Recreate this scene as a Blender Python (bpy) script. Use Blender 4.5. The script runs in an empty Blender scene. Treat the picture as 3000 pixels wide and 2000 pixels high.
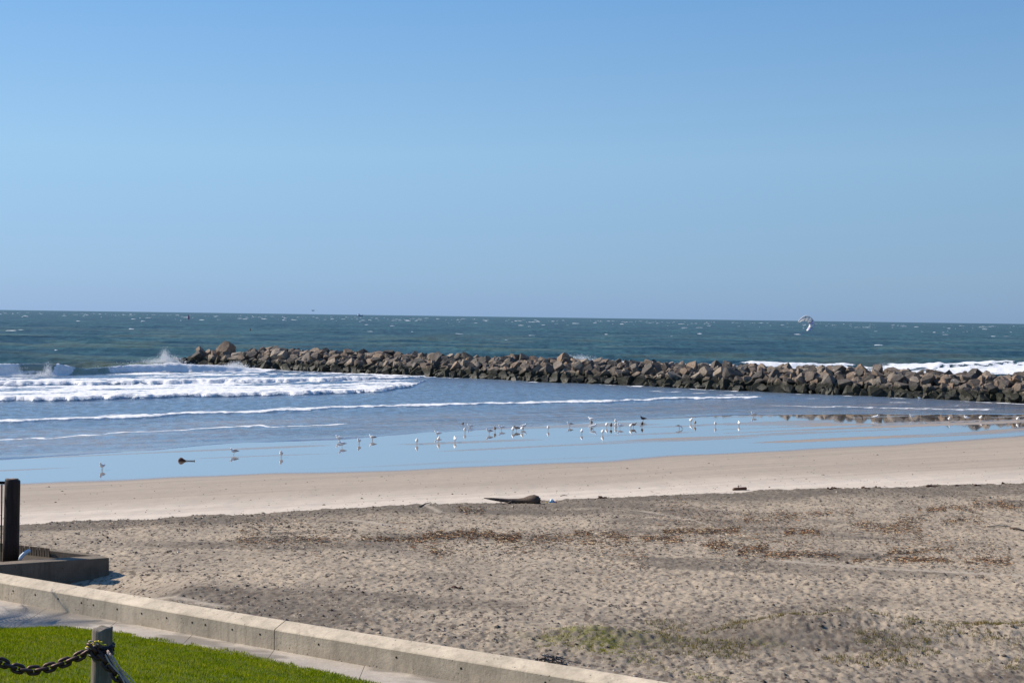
import bpy, bmesh, math, random
import numpy as np
from mathutils import Matrix, Vector
random.seed(7); np.random.seed(7)
R = math.radians
sc = bpy.context.scene
col = sc.collection

# ------------------------------------------------------------------ camera
FPX = 4167.0                      # focal length for a 3000 px wide picture (50 mm on 36 mm)
CAM_Z = 10.5
cam = bpy.data.cameras.new('camera'); camo = bpy.data.objects.new('camera', cam); col.objects.link(camo)
cam.lens = 50.0; cam.sensor_width = 36.0; cam.clip_start = 0.1; cam.clip_end = 80000
RM = Matrix.Rotation(math.pi/2 - math.atan(72.5/FPX), 3, 'X') @ Matrix.Rotation(math.atan(41/3000), 3, 'Z')
camo.matrix_world = Matrix.Translation((0, 0, CAM_Z)) @ RM.to_4x4()
sc.camera = camo
# ------------------------------------------------------------------ sky and sun
SUN_EL, SUN_AZ = R(38), math.atan2(-0.945, 0.327)        # azimuth measured from +Y towards +X: sun stands left and ahead
w = bpy.data.worlds.new('World'); sc.world = w; w.use_nodes = True
nt = w.node_tree; bg = nt.nodes['Background']
sky = nt.nodes.new('ShaderNodeTexSky'); sky.sky_type = 'NISHITA'; sky.sun_disc = False
sky.sun_elevation = SUN_EL; sky.sun_rotation = SUN_AZ
sky.altitude = 0; sky.air_density = 1.0; sky.dust_density = 0.35; sky.ozone_density = 3.0
# clear maritime air: the low sky keeps a pale blue instead of the model's yellow horizon, the same all the way round
gz = nt.nodes.new('ShaderNodeSeparateXYZ'); tcw = nt.nodes.new('ShaderNodeTexCoord'); nt.links.new(tcw.outputs['Generated'], gz.inputs[0])
cr_ = nt.nodes.new('ShaderNodeValToRGB'); nt.links.new(gz.outputs[2], cr_.inputs[0])
SKYC = [(0.0, (.150, .284, .500)), (0.03, (.176, .320, .520)), (0.11, (.208, .374, .565)), (0.23, (.116, .278, .535)), (1.0, (.04, .14, .42))]
while len(cr_.color_ramp.elements) < len(SKYC): cr_.color_ramp.elements.new(0.5)
for e_, (p_, c_) in zip(cr_.color_ramp.elements, SKYC): e_.position = p_; e_.color = (*c_, 1)
sc10 = nt.nodes.new('ShaderNodeVectorMath'); sc10.operation = 'SCALE'; sc10.inputs['Scale'].default_value = 10.0; nt.links.new(cr_.outputs[0], sc10.inputs[0])
# the sky is brighter towards the sun, as scattering makes it
dts = nt.nodes.new('ShaderNodeVectorMath'); dts.operation = 'DOT_PRODUCT'; nt.links.new(tcw.outputs['Generated'], dts.inputs[0])
dts.inputs[1].default_value = (math.sin(SUN_AZ)*math.cos(SUN_EL), math.cos(SUN_AZ)*math.cos(SUN_EL), math.sin(SUN_EL))
mrs = nt.nodes.new('ShaderNodeMapRange'); nt.links.new(dts.outputs['Value'], mrs.inputs[0])
for k_, v_ in enumerate((-0.6, 0.9, 5.6, 12.0), 1): mrs.inputs[k_].default_value = v_
nt.links.new(mrs.outputs[0], sc10.inputs['Scale'])
mxs = nt.nodes.new('ShaderNodeMix'); mxs.data_type = 'RGBA'; mxs.inputs[0].default_value = 0.86
nt.links.new(sky.outputs[0], mxs.inputs[6]); nt.links.new(sc10.outputs[0], mxs.inputs[7])
nt.links.new(mxs.outputs[2], bg.inputs[0]); bg.inputs[1].default_value = 0.10
sun = bpy.data.lights.new('sun', 'SUN'); suno = bpy.data.objects.new('sun', sun); col.objects.link(suno)
sun.energy = 5.0; sun.angle = R(0.53); sun.color = (1.0, 0.90, 0.77)
sd = Vector((math.sin(SUN_AZ)*math.cos(SUN_EL), math.cos(SUN_AZ)*math.cos(SUN_EL), math.sin(SUN_EL)))
suno.rotation_euler = sd.to_track_quat('Z', 'Y').to_euler()
sc.view_settings.view_transform = 'Standard'; sc.view_settings.look = 'None'
sc.view_settings.exposure = 0.48; sc.view_settings.gamma = 1.0; sc.view_settings.use_curve_mapping = False

# ------------------------------------------------------------------ helpers
def ray(u, v):
    return RM @ Vector(((u-1500)/FPX, (1000-v)/FPX, -1))
def P(u, v, z=0.0):               # a picture point at height z in the place
    d = ray(u, v); t = (z-CAM_Z)/d.z
    return Vector((d.x*t, d.y*t, z))
def PY(u, v, Y):                  # a picture point at depth Y in the place
    d = ray(u, v); t = Y/d.y
    return Vector((d.x*t, Y, CAM_Z+d.z*t))
def hsh(ix, iy, s):
    h = (ix.astype(np.int64)*374761393 + iy.astype(np.int64)*668265263 + s*1274126177) & 0xffffffff
    h = ((h ^ (h >> 13))*1274126177) & 0xffffffff
    h = ((h ^ (h >> 16))*2246822519) & 0xffffffff
    return (h ^ (h >> 15)).astype(np.float64)/4294967296.0
def vn(x, y, s=0):
    x = np.asarray(x, float); y = np.asarray(y, float)
    ix = np.floor(x); iy = np.floor(y); fx = x-ix; fy = y-iy
    fx = fx*fx*fx*(fx*(fx*6-15)+10); fy = fy*fy*fy*(fy*(fy*6-15)+10)
    a = hsh(ix, iy, s); b = hsh(ix+1, iy, s); c = hsh(ix, iy+1, s); d = hsh(ix+1, iy+1, s)
    return (a*(1-fx)+b*fx)*(1-fy) + (c*(1-fx)+d*fx)*fy
def fbm(x, y, s=0, o=4):
    t = 0; a = 0.5; n = 0
    c, sn = math.cos(0.6), math.sin(0.6)
    for i in range(o):
        t = t+a*vn(x, y, s+i*17); n += a; a *= 0.5
        x, y = (x*c-y*sn)*2.03+3.1, (x*sn+y*c)*2.03+7.7
    return t/n
def ss(a, b, x):
    t = np.clip((np.asarray(x, float)-a)/(b-a), 0, 1); return t*t*(3-2*t)
class Line:                       # Y as a function of X through points given in the picture at height z
    def __init__(s, pts, z, ext=None):
        q = sorted([(p.x, p.y) for p in (P(u, v, z) for u, v in pts)])
        x = [a for a, b in q]; y = [b for a, b in q]
        m0 = (y[1]-y[0])/(x[1]-x[0]) if ext is None else ext[0]
        m1 = (y[-1]-y[-2])/(x[-1]-x[-2]) if ext is None else ext[1]
        s.x = np.array([x[0]-400]+x+[x[-1]+400]); s.y = np.array([y[0]-400*m0]+y+[y[-1]+400*m1])
    def __call__(s, X):
        return np.interp(X, s.x, s.y)
def link(name, me, mat=None, parent=None):
    o = bpy.data.objects.new(name, me); col.objects.link(o)
    if mat is not None and not me.materials: me.materials.append(mat)
    if parent: o.parent = parent
    return o
def tag(o, label=None, cat=None, group=None, kind=None):
    for k, v in (('label', label), ('category', cat), ('group', group), ('kind', kind)):
        if v: o[k] = v
    return o
def empty(name, loc=(0, 0, 0), rz=0):
    o = bpy.data.objects.new(name, None); o.location = loc; o.rotation_euler = (0, 0, rz); o.empty_display_size = 0.1
    col.objects.link(o); return o
def npmesh(name, V, F, smooth=False, attrs=None):
    V = np.asarray(V, np.float32); F = np.asarray(F, np.int32); k = F.shape[1]
    me = bpy.data.meshes.new(name)
    me.vertices.add(len(V)); me.vertices.foreach_set('co', V.ravel())
    me.loops.add(F.size); me.loops.foreach_set('vertex_index', F.ravel())
    me.polygons.add(len(F)); me.polygons.foreach_set('loop_start', np.arange(0, F.size, k, dtype=np.int32))
    me.polygons.foreach_set('loop_total', np.full(len(F), k, np.int32))
    me.polygons.foreach_set('use_smooth', np.full(len(F), smooth, bool))
    for n, a in (attrs or {}).items():
        at = me.attributes.new(n, 'FLOAT', 'POINT'); at.data.foreach_set('value', np.asarray(a, np.float32).ravel())
    me.update(calc_edges=True); me.validate()
    return me
def grid_faces(nr, nc):
    i = np.arange(nr*nc).reshape(nr, nc)
    return np.stack([i[:-1, :-1], i[:-1, 1:], i[1:, 1:], i[1:, :-1]], -1).reshape(-1, 4)
def loft(rings, n=10, cap=True, phase=0.0):
    """rings: (center, axis_u, axis_v, ru, rv) -> verts, faces (lists)"""
    V = []; F = []
    for c, au, av, ru, rv in rings:
        for k in range(n):
            a = 2*math.pi*k/n+phase
            V.append(tuple(Vector(c)+Vector(au)*(ru*math.cos(a))+Vector(av)*(rv*math.sin(a))))
    m = len(rings)
    for i in range(m-1):
        for k in range(n):
            k2 = (k+1) % n
            F.append((i*n+k, i*n+k2, (i+1)*n+k2, (i+1)*n+k))
    if cap:
        F.append(tuple(reversed(range(n)))); F.append(tuple((m-1)*n+k for k in range(n)))
    return V, F
def pymesh(name, V, F, smooth=True):
    me = bpy.data.meshes.new(name); me.from_pydata(V, [], F); me.update()
    bm = bmesh.new(); bm.from_mesh(me); bmesh.ops.recalc_face_normals(bm, faces=bm.faces); bm.to_mesh(me); bm.free()
    if smooth: me.polygons.foreach_set('use_smooth', [True]*len(me.polygons))
    return me
def tube(pts, rad, n=8, cap=True):
    pts = [Vector(p) for p in pts]; rings = []
    rad = rad if isinstance(rad, (list, tuple)) else [rad]*len(pts)
    up = Vector((0, 0, 1))
    for i, p in enumerate(pts):
        t = (pts[min(i+1, len(pts)-1)]-pts[max(i-1, 0)]).normalized()
        u = t.cross(up)
        if u.length < 0.05: u = t.cross(Vector((1, 0, 0)))
        u.normalize(); v = u.cross(t).normalized()
        rings.append((p, u, v, rad[i], rad[i]))
    return loft(rings, n, cap)
def boxmesh(name, sx, sy, sz, bev=0.0, z0=0.0):
    bm = bmesh.new(); bmesh.ops.create_cube(bm, size=1)
    bmesh.ops.scale(bm, vec=(sx, sy, sz), verts=bm.verts); bmesh.ops.translate(bm, vec=(0, 0, sz/2+z0), verts=bm.verts)
    if bev: bmesh.ops.bevel(bm, geom=bm.edges[:], offset=bev, segments=1, affect='EDGES')
    me = bpy.data.meshes.new(name); bm.to_mesh(me); bm.free(); return me

# ------------------------------------------------------------------ materials
class M:
    def __init__(s, name):
        s.m = bpy.data.materials.new(name); s.m.use_nodes = True; s.t = s.m.node_tree
        s.b = s.t.nodes['Principled BSDF']; s.out = s.t.nodes['Material Output']
    def n(s, typ, ins=None, **kw):
        nd = s.t.nodes.new('ShaderNode'+typ)
        for k, v in kw.items(): setattr(nd, k, v)
        for k, v in (ins or {}).items(): s.set(nd.inputs[k], v)
        return nd
    def set(s, sock, v):
        if isinstance(v, bpy.types.NodeSocket): s.t.links.new(v, sock)
        elif isinstance(v, (tuple, list)) and len(v) == 3 and sock.type == 'RGBA': sock.default_value = (*v, 1)
        else: sock.default_value = v
    def p(s, **kw):
        for k, v in kw.items(): s.set(s.b.inputs[k.replace('_', ' ')], v)
    def mix(s, f, a, b, blend='MIX'):
        nd = s.t.nodes.new('ShaderNodeMix'); nd.data_type = 'RGBA'; nd.blend_type = blend
        s.set(nd.inputs[0], f); s.set(nd.inputs[6], a); s.set(nd.inputs[7], b); return nd.outputs[2]
    def math(s, op, a, b=0.0, c=0.0, clamp=False):
        nd = s.t.nodes.new('ShaderNodeMath'); nd.operation = op; nd.use_clamp = clamp
        s.set(nd.inputs[0], a); s.set(nd.inputs[1], b); s.set(nd.inputs[2], c); return nd.outputs[0]
    def rng(s, v, a, b, c=0.0, d=1.0, smooth=False):
        nd = s.n('MapRange', {0: v, 1: a, 2: b, 3: c, 4: d}); nd.interpolation_type = 'SMOOTHSTEP' if smooth else 'LINEAR'
        return nd.outputs[0]
    def co(s, kind='Object', scale=(1, 1, 1), rot=(0, 0, 0)):
        if kind == 'World': src = s.n('NewGeometry').outputs['Position']
        else: src = s.n('TexCoord').outputs[kind]
        if scale == (1, 1, 1) and rot == (0, 0, 0): return src
        r = s.n('VectorRotate', {'Vector': src, 'Angle': rot[2]}, rotation_type='Z_AXIS').outputs[0] if rot != (0, 0, 0) else src
        return s.n('VectorMath', {0: r, 1: scale}, operation='MULTIPLY').outputs[0]
    def noise(s, co, scale, detail=4.0, rough=0.55, dist=0.0):
        return s.n('TexNoise', {'Vector': co, 'Scale': scale, 'Detail': detail, 'Roughness': rough, 'Distortion': dist}).outputs[0]
    def vor(s, co, scale, feature='F1', out=0):
        return s.n('TexVoronoi', {'Vector': co, 'Scale': scale}, feature=feature).outputs[out]
    def ramp(s, f, stops, interp='LINEAR'):
        nd = s.n('ValToRGB', {0: f}); e = nd.color_ramp.elements; nd.color_ramp.interpolation = interp
        while len(e) < len(stops): e.new(0.5)
        for el, (p, c) in zip(e, stops): el.position = p; el.color = (*c, 1)
        return nd.outputs[0]
    def bump(s, h, strength=0.5, dist=0.02):
        return s.n('Bump', {'Height': h, 'Strength': strength, 'Distance': dist}).outputs[0]
    def attr(s, name):
        return s.n('Attribute', attribute_name=name).outputs['Fac']
def simple(name, c, rough=0.6, var=0.25, scale=6.0, metallic=0.0, bump=0.0):
    m = M(name); co = m.co(); nz = m.noise(co, scale)
    m.p(Base_Color=m.mix(nz, tuple(x*(1-var) for x in c), tuple(min(1, x*(1+var)) for x in c)), Roughness=rough, Metallic=metallic, Specular_IOR_Level=0.2)
    if bump: m.p(Normal=m.bump(m.noise(co, scale*4), bump, 0.02))
    return m.m
SHORE = math.atan2(49, 79)        # direction of the shoreline

def mat_sand():
    m = M('sand'); wet = m.attr('wet'); rough = m.attr('rough'); dark = m.attr('dark'); moss = m.attr('moss'); pale = m.attr('pale')
    g = m.co('World'); st = m.co('World', (0.06, 0.9, 1), (0, 0, -SHORE))
    n1 = m.noise(g, 0.35, 5); n2 = m.noise(g, 3.0, 6, 0.7); n3 = m.noise(st, 1.0, 4)
    n4 = m.noise(g, 22.0, 4, 0.8)
    smooth = m.mix(pale, (0.355, 0.296, 0.232), (0.55, 0.475, 0.385))
    smooth = m.mix(m.rng(n3, 0.35, 0.68), m.mix(1.0, smooth, (0.86, 0.86, 0.88), 'MULTIPLY'), smooth)
    rs = m.mix(m.rng(n1, 0.32, 0.68), (0.285, 0.235, 0.178), (0.405, 0.330, 0.240))
    rs = m.mix(m.rng(n2, 0.3, 0.6), m.mix(1.0, rs, (0.80, 0.79, 0.78), 'MULTIPLY'), rs)
    rs = m.mix(dark, rs, m.mix(1.0, rs, (0.52, 0.53, 0.555), 'MULTIPLY'))
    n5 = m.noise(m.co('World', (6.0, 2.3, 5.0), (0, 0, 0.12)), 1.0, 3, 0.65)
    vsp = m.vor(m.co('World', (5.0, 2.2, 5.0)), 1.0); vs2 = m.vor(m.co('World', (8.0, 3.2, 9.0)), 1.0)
    rs = m.mix(m.rng(m.math('SUBTRACT', n5, m.math('MULTIPLY', dark, 0.05)), 0.38, 0.47, 0.85, 0), rs, (0.115, 0.090, 0.068))  # dark specks, here and next: clods and footprint shade put into the colour
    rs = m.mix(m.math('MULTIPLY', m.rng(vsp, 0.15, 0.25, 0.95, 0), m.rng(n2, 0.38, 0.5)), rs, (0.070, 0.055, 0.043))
    rs = m.mix(m.math('MULTIPLY', m.rng(vs2, 0.12, 0.26, 0.7, 0), m.rng(n1, 0.45, 0.6)), rs, (0.46, 0.38, 0.29))
    
    rs = m.mix(m.math('MULTIPLY', m.attr('track'), 0.55), rs, (0.44, 0.375, 0.295))
    c = m.mix(rough, smooth, rs)
    c = m.mix(m.rng(n4, 0.25, 0.75), m.mix(1.0, c, (0.84, 0.84, 0.84), 'MULTIPLY'), m.mix(1.0, c, (1.1, 1.1, 1.1), 'MULTIPLY'))
    c = m.mix(m.math('MULTIPLY', moss, m.rng(n2, 0.42, 0.62, 0, 0.75)), c, (0.15, 0.155, 0.03))
    c = m.mix(wet, c, (0.215, 0.172, 0.135))
    m.p(Base_Color=c, Roughness=m.math('POWER', m.rng(wet, 0.25, 1.0, 0.95, 0.045), 1.0), IOR=1.45,
        Specular_IOR_Level=m.rng(wet, 0, 1, 0.12, 0.6))
    m.p(Coat_Weight=m.rng(wet, 0.6, 1.0, 0.0, 0.8), Coat_Roughness=0.03, Coat_IOR=1.5)
    h = m.math('ADD', m.math('MULTIPLY', n2, 0.10), m.math('MULTIPLY', n4, 0.02))
    b = m.n('Bump', {'Height': h, 'Strength': m.math('MULTIPLY', m.math('SUBTRACT', 1.0, wet, clamp=True), m.rng(rough, 0, 1, 0.06, 0.55)), 'Distance': 0.6})
    m.p(Normal=b.outputs[0]); return m.m
def mat_sea():
    m = M('sea_water'); foam = m.attr('foam'); shal = m.attr('shallow'); olive = m.attr('olive')
    g = m.co('World'); st = m.co('World', (0.35, 1.0, 1), (0, 0, -0.15)); s2 = m.co('World', (0.05, 0.22, 1), (0, 0, -0.1))
    nA = m.noise(s2, 0.25, 5, 0.6); nB = m.noise(st, 0.9, 6, 0.65); nC = m.noise(g, 1.7, 5, 0.72); nD = m.noise(st, 0.10, 4, 0.6)
    body = m.mix(m.rng(nA, 0.3, 0.7), (0.009, 0.031, 0.056), (0.024, 0.064, 0.082))
    body = m.mix(m.rng(nD, 0.35, 0.7), body, m.mix(1.0, body, (1.5, 1.35, 1.15), 'MULTIPLY'))
    nE = m.noise(m.co('World', (0.34, 0.032, 1)), 1.0, 6, 0.72); nF = m.noise(m.co('World', (0.03, 0.0045, 1)), 1.0, 4, 0.65)
    body = m.mix(1.0, body, m.mix(m.rng(nE, 0.3, 0.7), (0.45, 0.5, 0.55), (1.75, 1.65, 1.5)), 'MULTIPLY')
    body = m.mix(1.0, body, m.mix(m.rng(nF, 0.35, 0.65), (0.75, 0.78, 0.85), (1.3, 1.25, 1.1)), 'MULTIPLY')
    body = m.mix(m.attr('lee'), body, (0.070, 0.098, 0.130))
    body = m.mix(olive, body, (0.20, 0.205, 0.095))
    body = m.mix(shal, body, m.mix(m.rng(m.noise(m.co('World', (0.05, 0.55, 1), (0, 0, -SHORE)), 1.0, 5, 0.65), 0.36, 0.64), (0.060, 0.085, 0.125), (0.225, 0.185, 0.160)))
    hb = m.math('ADD', m.math('MULTIPLY', nB, 0.5), m.math('MULTIPLY', nC, 0.18))
    bmp = m.n('Bump', {'Height': hb, 'Strength': m.math('MULTIPLY', m.rng(shal, 0.0, 1.0, 0.9, 0.5), m.math('SUBTRACT', 1.0, m.attr('film'))), 'Distance': 0.7}).outputs[0]
    dif = m.n('BsdfDiffuse', {'Color': body, 'Normal': bmp})
    gl = m.n('BsdfGlossy', {'Color': (1, 1, 1), 'Roughness': m.rng(shal, 0, 1, 0.22, 0.12), 'Normal': bmp})
    fr = m.n('Fresnel', {'IOR': 1.33, 'Normal': bmp}).outputs[0]
    lee = m.attr('lee')
    fac = m.math('ADD', m.math('MULTIPLY', fr, m.rng(lee, 0, 1, 0.27, 0.9)), m.rng(lee, 0, 1, 0.0, 0.14), clamp=True)
    rip = m.noise(m.co('World', (0.9, 0.34, 1), (0, 0, -0.2)), 1.0, 5, 0.68); fac = m.math('MULTIPLY', fac, m.rng(m.math('MULTIPLY', m.math('SUBTRACT', rip, 0.5), m.math('MULTIPLY', lee, m.math('SUBTRACT', 1.0, m.attr('film')))), -0.16, 0.16, 0.58, 1.30), clamp=True)
    wat = m.n('MixShader', {0: fac, 1: dif.outputs[0], 2: gl.outputs[0]})
    # foam breaks up into lace where it is thin
    nS = m.noise(m.co('World', (0.16, 0.95, 1), (0, 0, -SHORE)), 1.0, 5, 0.7)
    fn = m.math('ADD', m.math('MULTIPLY', nC, 0.35), m.math('MULTIPLY', nS, 0.65))
    fm = m.rng(m.math('ADD', foam, m.math('MULTIPLY', m.math('SUBTRACT', fn, 0.5), 1.5)), 0.42, 0.66, 0, 1, True)
    fm = m.math('MULTIPLY', fm, m.rng(foam, 0.02, 0.12))
    fcol = m.mix(m.rng(nC, 0.3, 0.65), (0.62, 0.64, 0.66), (0.88, 0.87, 0.85))
    fb = m.n('Bump', {'Height': nC, 'Strength': 0.5, 'Distance': 0.4}).outputs[0]
    fd = m.n('BsdfDiffuse', {'Color': fcol, 'Normal': fb})
    ft = m.n('BsdfTranslucent', {'Color': fcol, 'Normal': fb}); fd = m.n('MixShader', {0: 0.12, 1: fd.outputs[0], 2: ft.outputs[0]})
    o = m.n('MixShader', {0: fm, 1: wat.outputs[0], 2: fd.outputs[0]})
    m.t.links.new(o.outputs[0], m.out.inputs[0]); return m.m
def mat_rock(rnd):
    m = M('jetty_rock'); g = m.co('World'); ob = m.co('Object')
    r = m.n('ObjectInfo').outputs['Random'] if rnd == 'obj' else m.n('NewGeometry').outputs['Random Per Island']
    c = m.ramp(r, [(0.0, (0.06, 0.055, 0.052)), (0.16, (0.13, 0.112, 0.094)), (0.32, (0.24, 0.165, 0.105)), (0.46, (0.10, 0.094, 0.088)),
                   (0.6, (0.37, 0.235, 0.13)), (0.72, (0.19, 0.168, 0.142)), (0.86, (0.30, 0.215, 0.14)), (1.0, (0.40, 0.33, 0.25))], 'LINEAR')
    n1 = m.noise(g, 1.6, 6, 0.65); n2 = m.noise(g, 9.0, 5, 0.7)
    c = m.mix(m.rng(n1, 0.35, 0.7), m.mix(1.0, c, (0.5, 0.48, 0.46), 'MULTIPLY'), m.mix(1.0, c, (0.88, 0.86, 0.82), 'MULTIPLY'))
    c = m.n('HueSaturation', {'Color': c, 'Saturation': 0.82}).outputs[0]
    gu = m.math('MULTIPLY', m.rng(m.noise(g, 3.1, 3), 0.66, 0.70), m.rng(m.n('SeparateXYZ', {0: g}).outputs[2], 2.2, 3.0)); c = m.mix(m.math('MULTIPLY', gu, 0.7), c, (0.55, 0.53, 0.50))
    z = m.n('SeparateXYZ', {0: g}).outputs[2]
    zz = m.math('ADD', z, m.math('MULTIPLY', m.math('SUBTRACT', n1, 0.5), 1.6))
    alg = m.mix(m.rng(n2, 0.4, 0.65), (0.010, 0.010, 0.009), (0.036, 0.036, 0.016))
    c = m.mix(m.rng(zz, 1.15, 2.05, 1, 0, True), c, alg)
    m.p(Base_Color=c, Roughness=m.rng(zz, 0.3, 1.2, 0.45, 0.85), Specular_IOR_Level=0.3,
        Normal=m.bump(m.math('ADD', m.math('MULTIPLY', n1, 0.6), m.math('MULTIPLY', n2, 0.25)), 0.7, 0.35)); return m.m
def mat_concrete(name, c, stain=0.5, wetness=0.0, dots=True):
    m = M(name); g = m.co('World'); n1 = m.noise(g, 1.3, 6, 0.65); n2 = m.noise(g, 14, 5, 0.7)
    vs = m.noise(m.co('World', (5, 5, 0.5)), 1.0, 5, 0.7)
    dk = tuple(x*0.5 for x in c)
    k = m.mix(m.math('MULTIPLY', m.rng(n1, 0.38, 0.75), stain), c, dk)
    k = m.mix(m.math('MULTIPLY', m.rng(vs, 0.48, 0.7), stain*0.9), k, tuple(x*0.5 for x in c)); k = m.mix(m.math('MULTIPLY', m.rng(m.noise(g, 0.7, 3), 0.55, 0.62), stain*0.3), k, tuple(min(.8, x*1.35) for x in c))
    k = m.mix(m.rng(n2, 0.3, 0.7), m.mix(1.0, k, (0.86, 0.86, 0.86), 'MULTIPLY'), k)
    hgt = n2
    if dots:
        pits = m.rng(m.vor(g, 9.0), 0.10, 0.2, 1, 0); sel = m.rng(m.noise(g, 2.2, 2), 0.52, 0.6)
        pf = m.math('MULTIPLY', pits, sel); k = m.mix(pf, k, tuple(x*0.25 for x in c))
        hgt = m.math('SUBTRACT', n2, m.math('MULTIPLY', pf, 0.8))
    rg = 0.9
    if wetness:
        wn = m.rng(m.noise(m.co('World', (0.35, 0.6, 1), (0, 0, 0.3)), 1.0, 3), 0.5, 0.56)
        k = m.mix(m.math('MULTIPLY', wn, wetness), k, tuple(x*0.5 for x in c)); rg = m.rng(wn, 0, 1, 0.9, 0.55)
    m.p(Base_Color=k, Roughness=rg, Specular_IOR_Level=0.3, Normal=m.bump(hgt, 0.4, 0.02)); return m.m
def mat_blades(name, stops, trans=0.25, dry=0.0):
    m = M(name); r = m.n('NewGeometry').outputs['Random Per Island']
    n1 = m.noise(m.co('World'), 0.8, 4)
    c = m.ramp(r, stops); n6 = m.noise(m.co('World'), 3.5, 4, 0.7); c = m.mix(m.rng(n6, 0.3, 0.5), m.mix(1.0, c, (0.6, 0.62, 0.6), 'MULTIPLY'), c); c = m.mix(m.rng(n1, 0.35, 0.65), m.mix(1.0, c, (0.8, 0.85, 0.75), 'MULTIPLY'), m.mix(1.0, c, (1.18, 1.06, 1.0), 'MULTIPLY'))
    if dry: c = m.mix(m.math('MULTIPLY', m.rng(m.noise(m.co('World'), 1.4, 5, 0.7), 0.56, 0.70), dry), c, (0.34, 0.27, 0.11))
    d = m.n('BsdfDiffuse', {'Color': c}); t = m.n('BsdfTranslucent', {'Color': c})
    o = m.n('MixShader', {0: trans, 1: d.outputs[0], 2: t.outputs[0]}); m.t.links.new(o.outputs[0], m.out.inputs[0]); return m.m
def mat_wood(name, c1, c2, axis=(14, 14, 0.8), rough=0.8, b=0.6):
    m = M(name); co = m.co('Object', axis); n = m.noise(co, 1.0, 6, 0.7); n2 = m.noise(m.co('Object'), 2.0, 4)
    c = m.mix(m.rng(n, 0.3, 0.7), c1, c2); c = m.mix(m.rng(n2, 0.4, 0.7), c, m.mix(1.0, c, (0.7, 0.68, 0.66), 'MULTIPLY'))
    m.p(Base_Color=c, Roughness=rough, Specular_IOR_Level=0.25, Normal=m.bump(n, b, 0.02)); return m.m
def mat_island(name, stops, rough=0.8):
    m = M(name); r = m.n('NewGeometry').outputs['Random Per Island']
    m.p(Base_Color=m.ramp(r, stops), Roughness=rough, Specular_IOR_Level=0.2); return m.m

# ------------------------------------------------------------------ lines of the coast
WET = Line([(60, 1413), (700, 1392), (1150, 1378), (1550, 1360), (1950, 1336), (2300, 1322), (2600, 1305), (2850, 1287), (3000, 1277)], 0.15)
BERM = Line([(60, 1537), (500, 1520), (900, 1500), (1300, 1480), (1700, 1462), (2100, 1445), (2500, 1430), (3000, 1417)], 1.3)
SWASH = Line([(0, 1347), (440, 1317), (670, 1298), (1000, 1287), (1240, 1266), (1500, 1252), (1700, 1236), (2000, 1222), (2150, 1214), (2500, 1212), (3000, 1209)], 0.02)
F2 = Line([(0, 1290), (560, 1258), (1000, 1243), (1400, 1230), (1700, 1210), (1900, 1203), (2230, 1188), (2590, 1193)], 0.02)
F3 = Line([(0, 1240), (400, 1225), (800, 1208), (1200, 1192), (1500, 1186), (1900, 1174), (2220, 1165)], 0.0)
F4 = Line([(0, 1177), (600, 1165), (800, 1160), (1100, 1150), (1200, 1137), (1262, 1118), (1275, 1105)], 0.0, (0.6, 40))
F4T = Line([(0, 1110), (300, 1108), (560, 1095), (900, 1088)], 0.0)
WALLPX = [(-420, 1632), (0, 1706), (174, 1735), (415, 1777), (801, 1844), (1072, 1888), (1258, 1919), (1500, 1958), (1700, 1992), (2150, 2070)]
WALL_Z = 3.30; FOOT_Z = 2.84
WALL = Line(WALLPX, WALL_Z)
LAWN = Line([(-300, 1868), (0, 1842), (195, 1833), (332, 1846), (489, 1874), (700, 1909), (913, 1957), (1125, 2002)], 2.88)

def lawn_z(X, Y):
    return 2.885 + 0.19*np.maximum(0, LAWN(X)-np.asarray(Y)-0.1)
MOUNDS = [(5.7, 34.4, 1.2, 1.1, 0.14), (7.0, 34.9, 1.4, 1.3, 0.26), (8.7, 35.4, 1.5, 1.4, 0.34), (10.7, 35.0, 1.9, 1.2, 0.24), (12.9, 35.3, 1.6, 1.2, 0.28), (2.3, 33.3, 1.5, 0.8, 0.20), (16.0, 35.6, 2.0, 1.3, 0.3)]
def zones(X, Y):
    X = np.asarray(X, float); Y = np.asarray(Y, float)
    rag = (fbm(X*0.9, Y*0.2, 5, 3)-0.5)*1.6+(fbm(X*0.15, Y*0.02, 6, 2)-0.5)*2.0
    yb = BERM(X)+rag*0.8; ye = WET(X)+(fbm(X*0.12, Y*0.05, 8, 2)-0.5)*3.0
    return yb, ye
TRK = [[P(u, v, z) for u, v in pts] for pts, z in (([(1030, 1530), (1120, 1553), (1235, 1574)], 1.75), ([(1238, 1478), (1258, 1492), (1290, 1520)], 1.4), ([(2300, 1652), (2600, 1675), (2990, 1692)], 2.2), ([(1600, 1602), (1690, 1614)], 2.0), ([(1880, 1505), (2010, 1535), (2080, 1560)], 1.6), ([(420, 1735), (520, 1770), (640, 1800)], 3.0))]
def track_at(X, Y):               # smooth drag marks and tyre tracks
    t = np.zeros(np.broadcast(X, Y).shape)
    for pts in TRK:
        for p, q in zip(pts, pts[1:]):
            d = q-p; L2 = d.x*d.x+d.y*d.y; h = np.clip(((X-p.x)*d.x+(Y-p.y)*d.y)/L2, 0, 1)
            t = np.maximum(t, np.exp(-((X-p.x-h*d.x)**2+((Y-p.y-h*d.y)*0.6)**2)/0.16**2))
    return t
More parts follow.
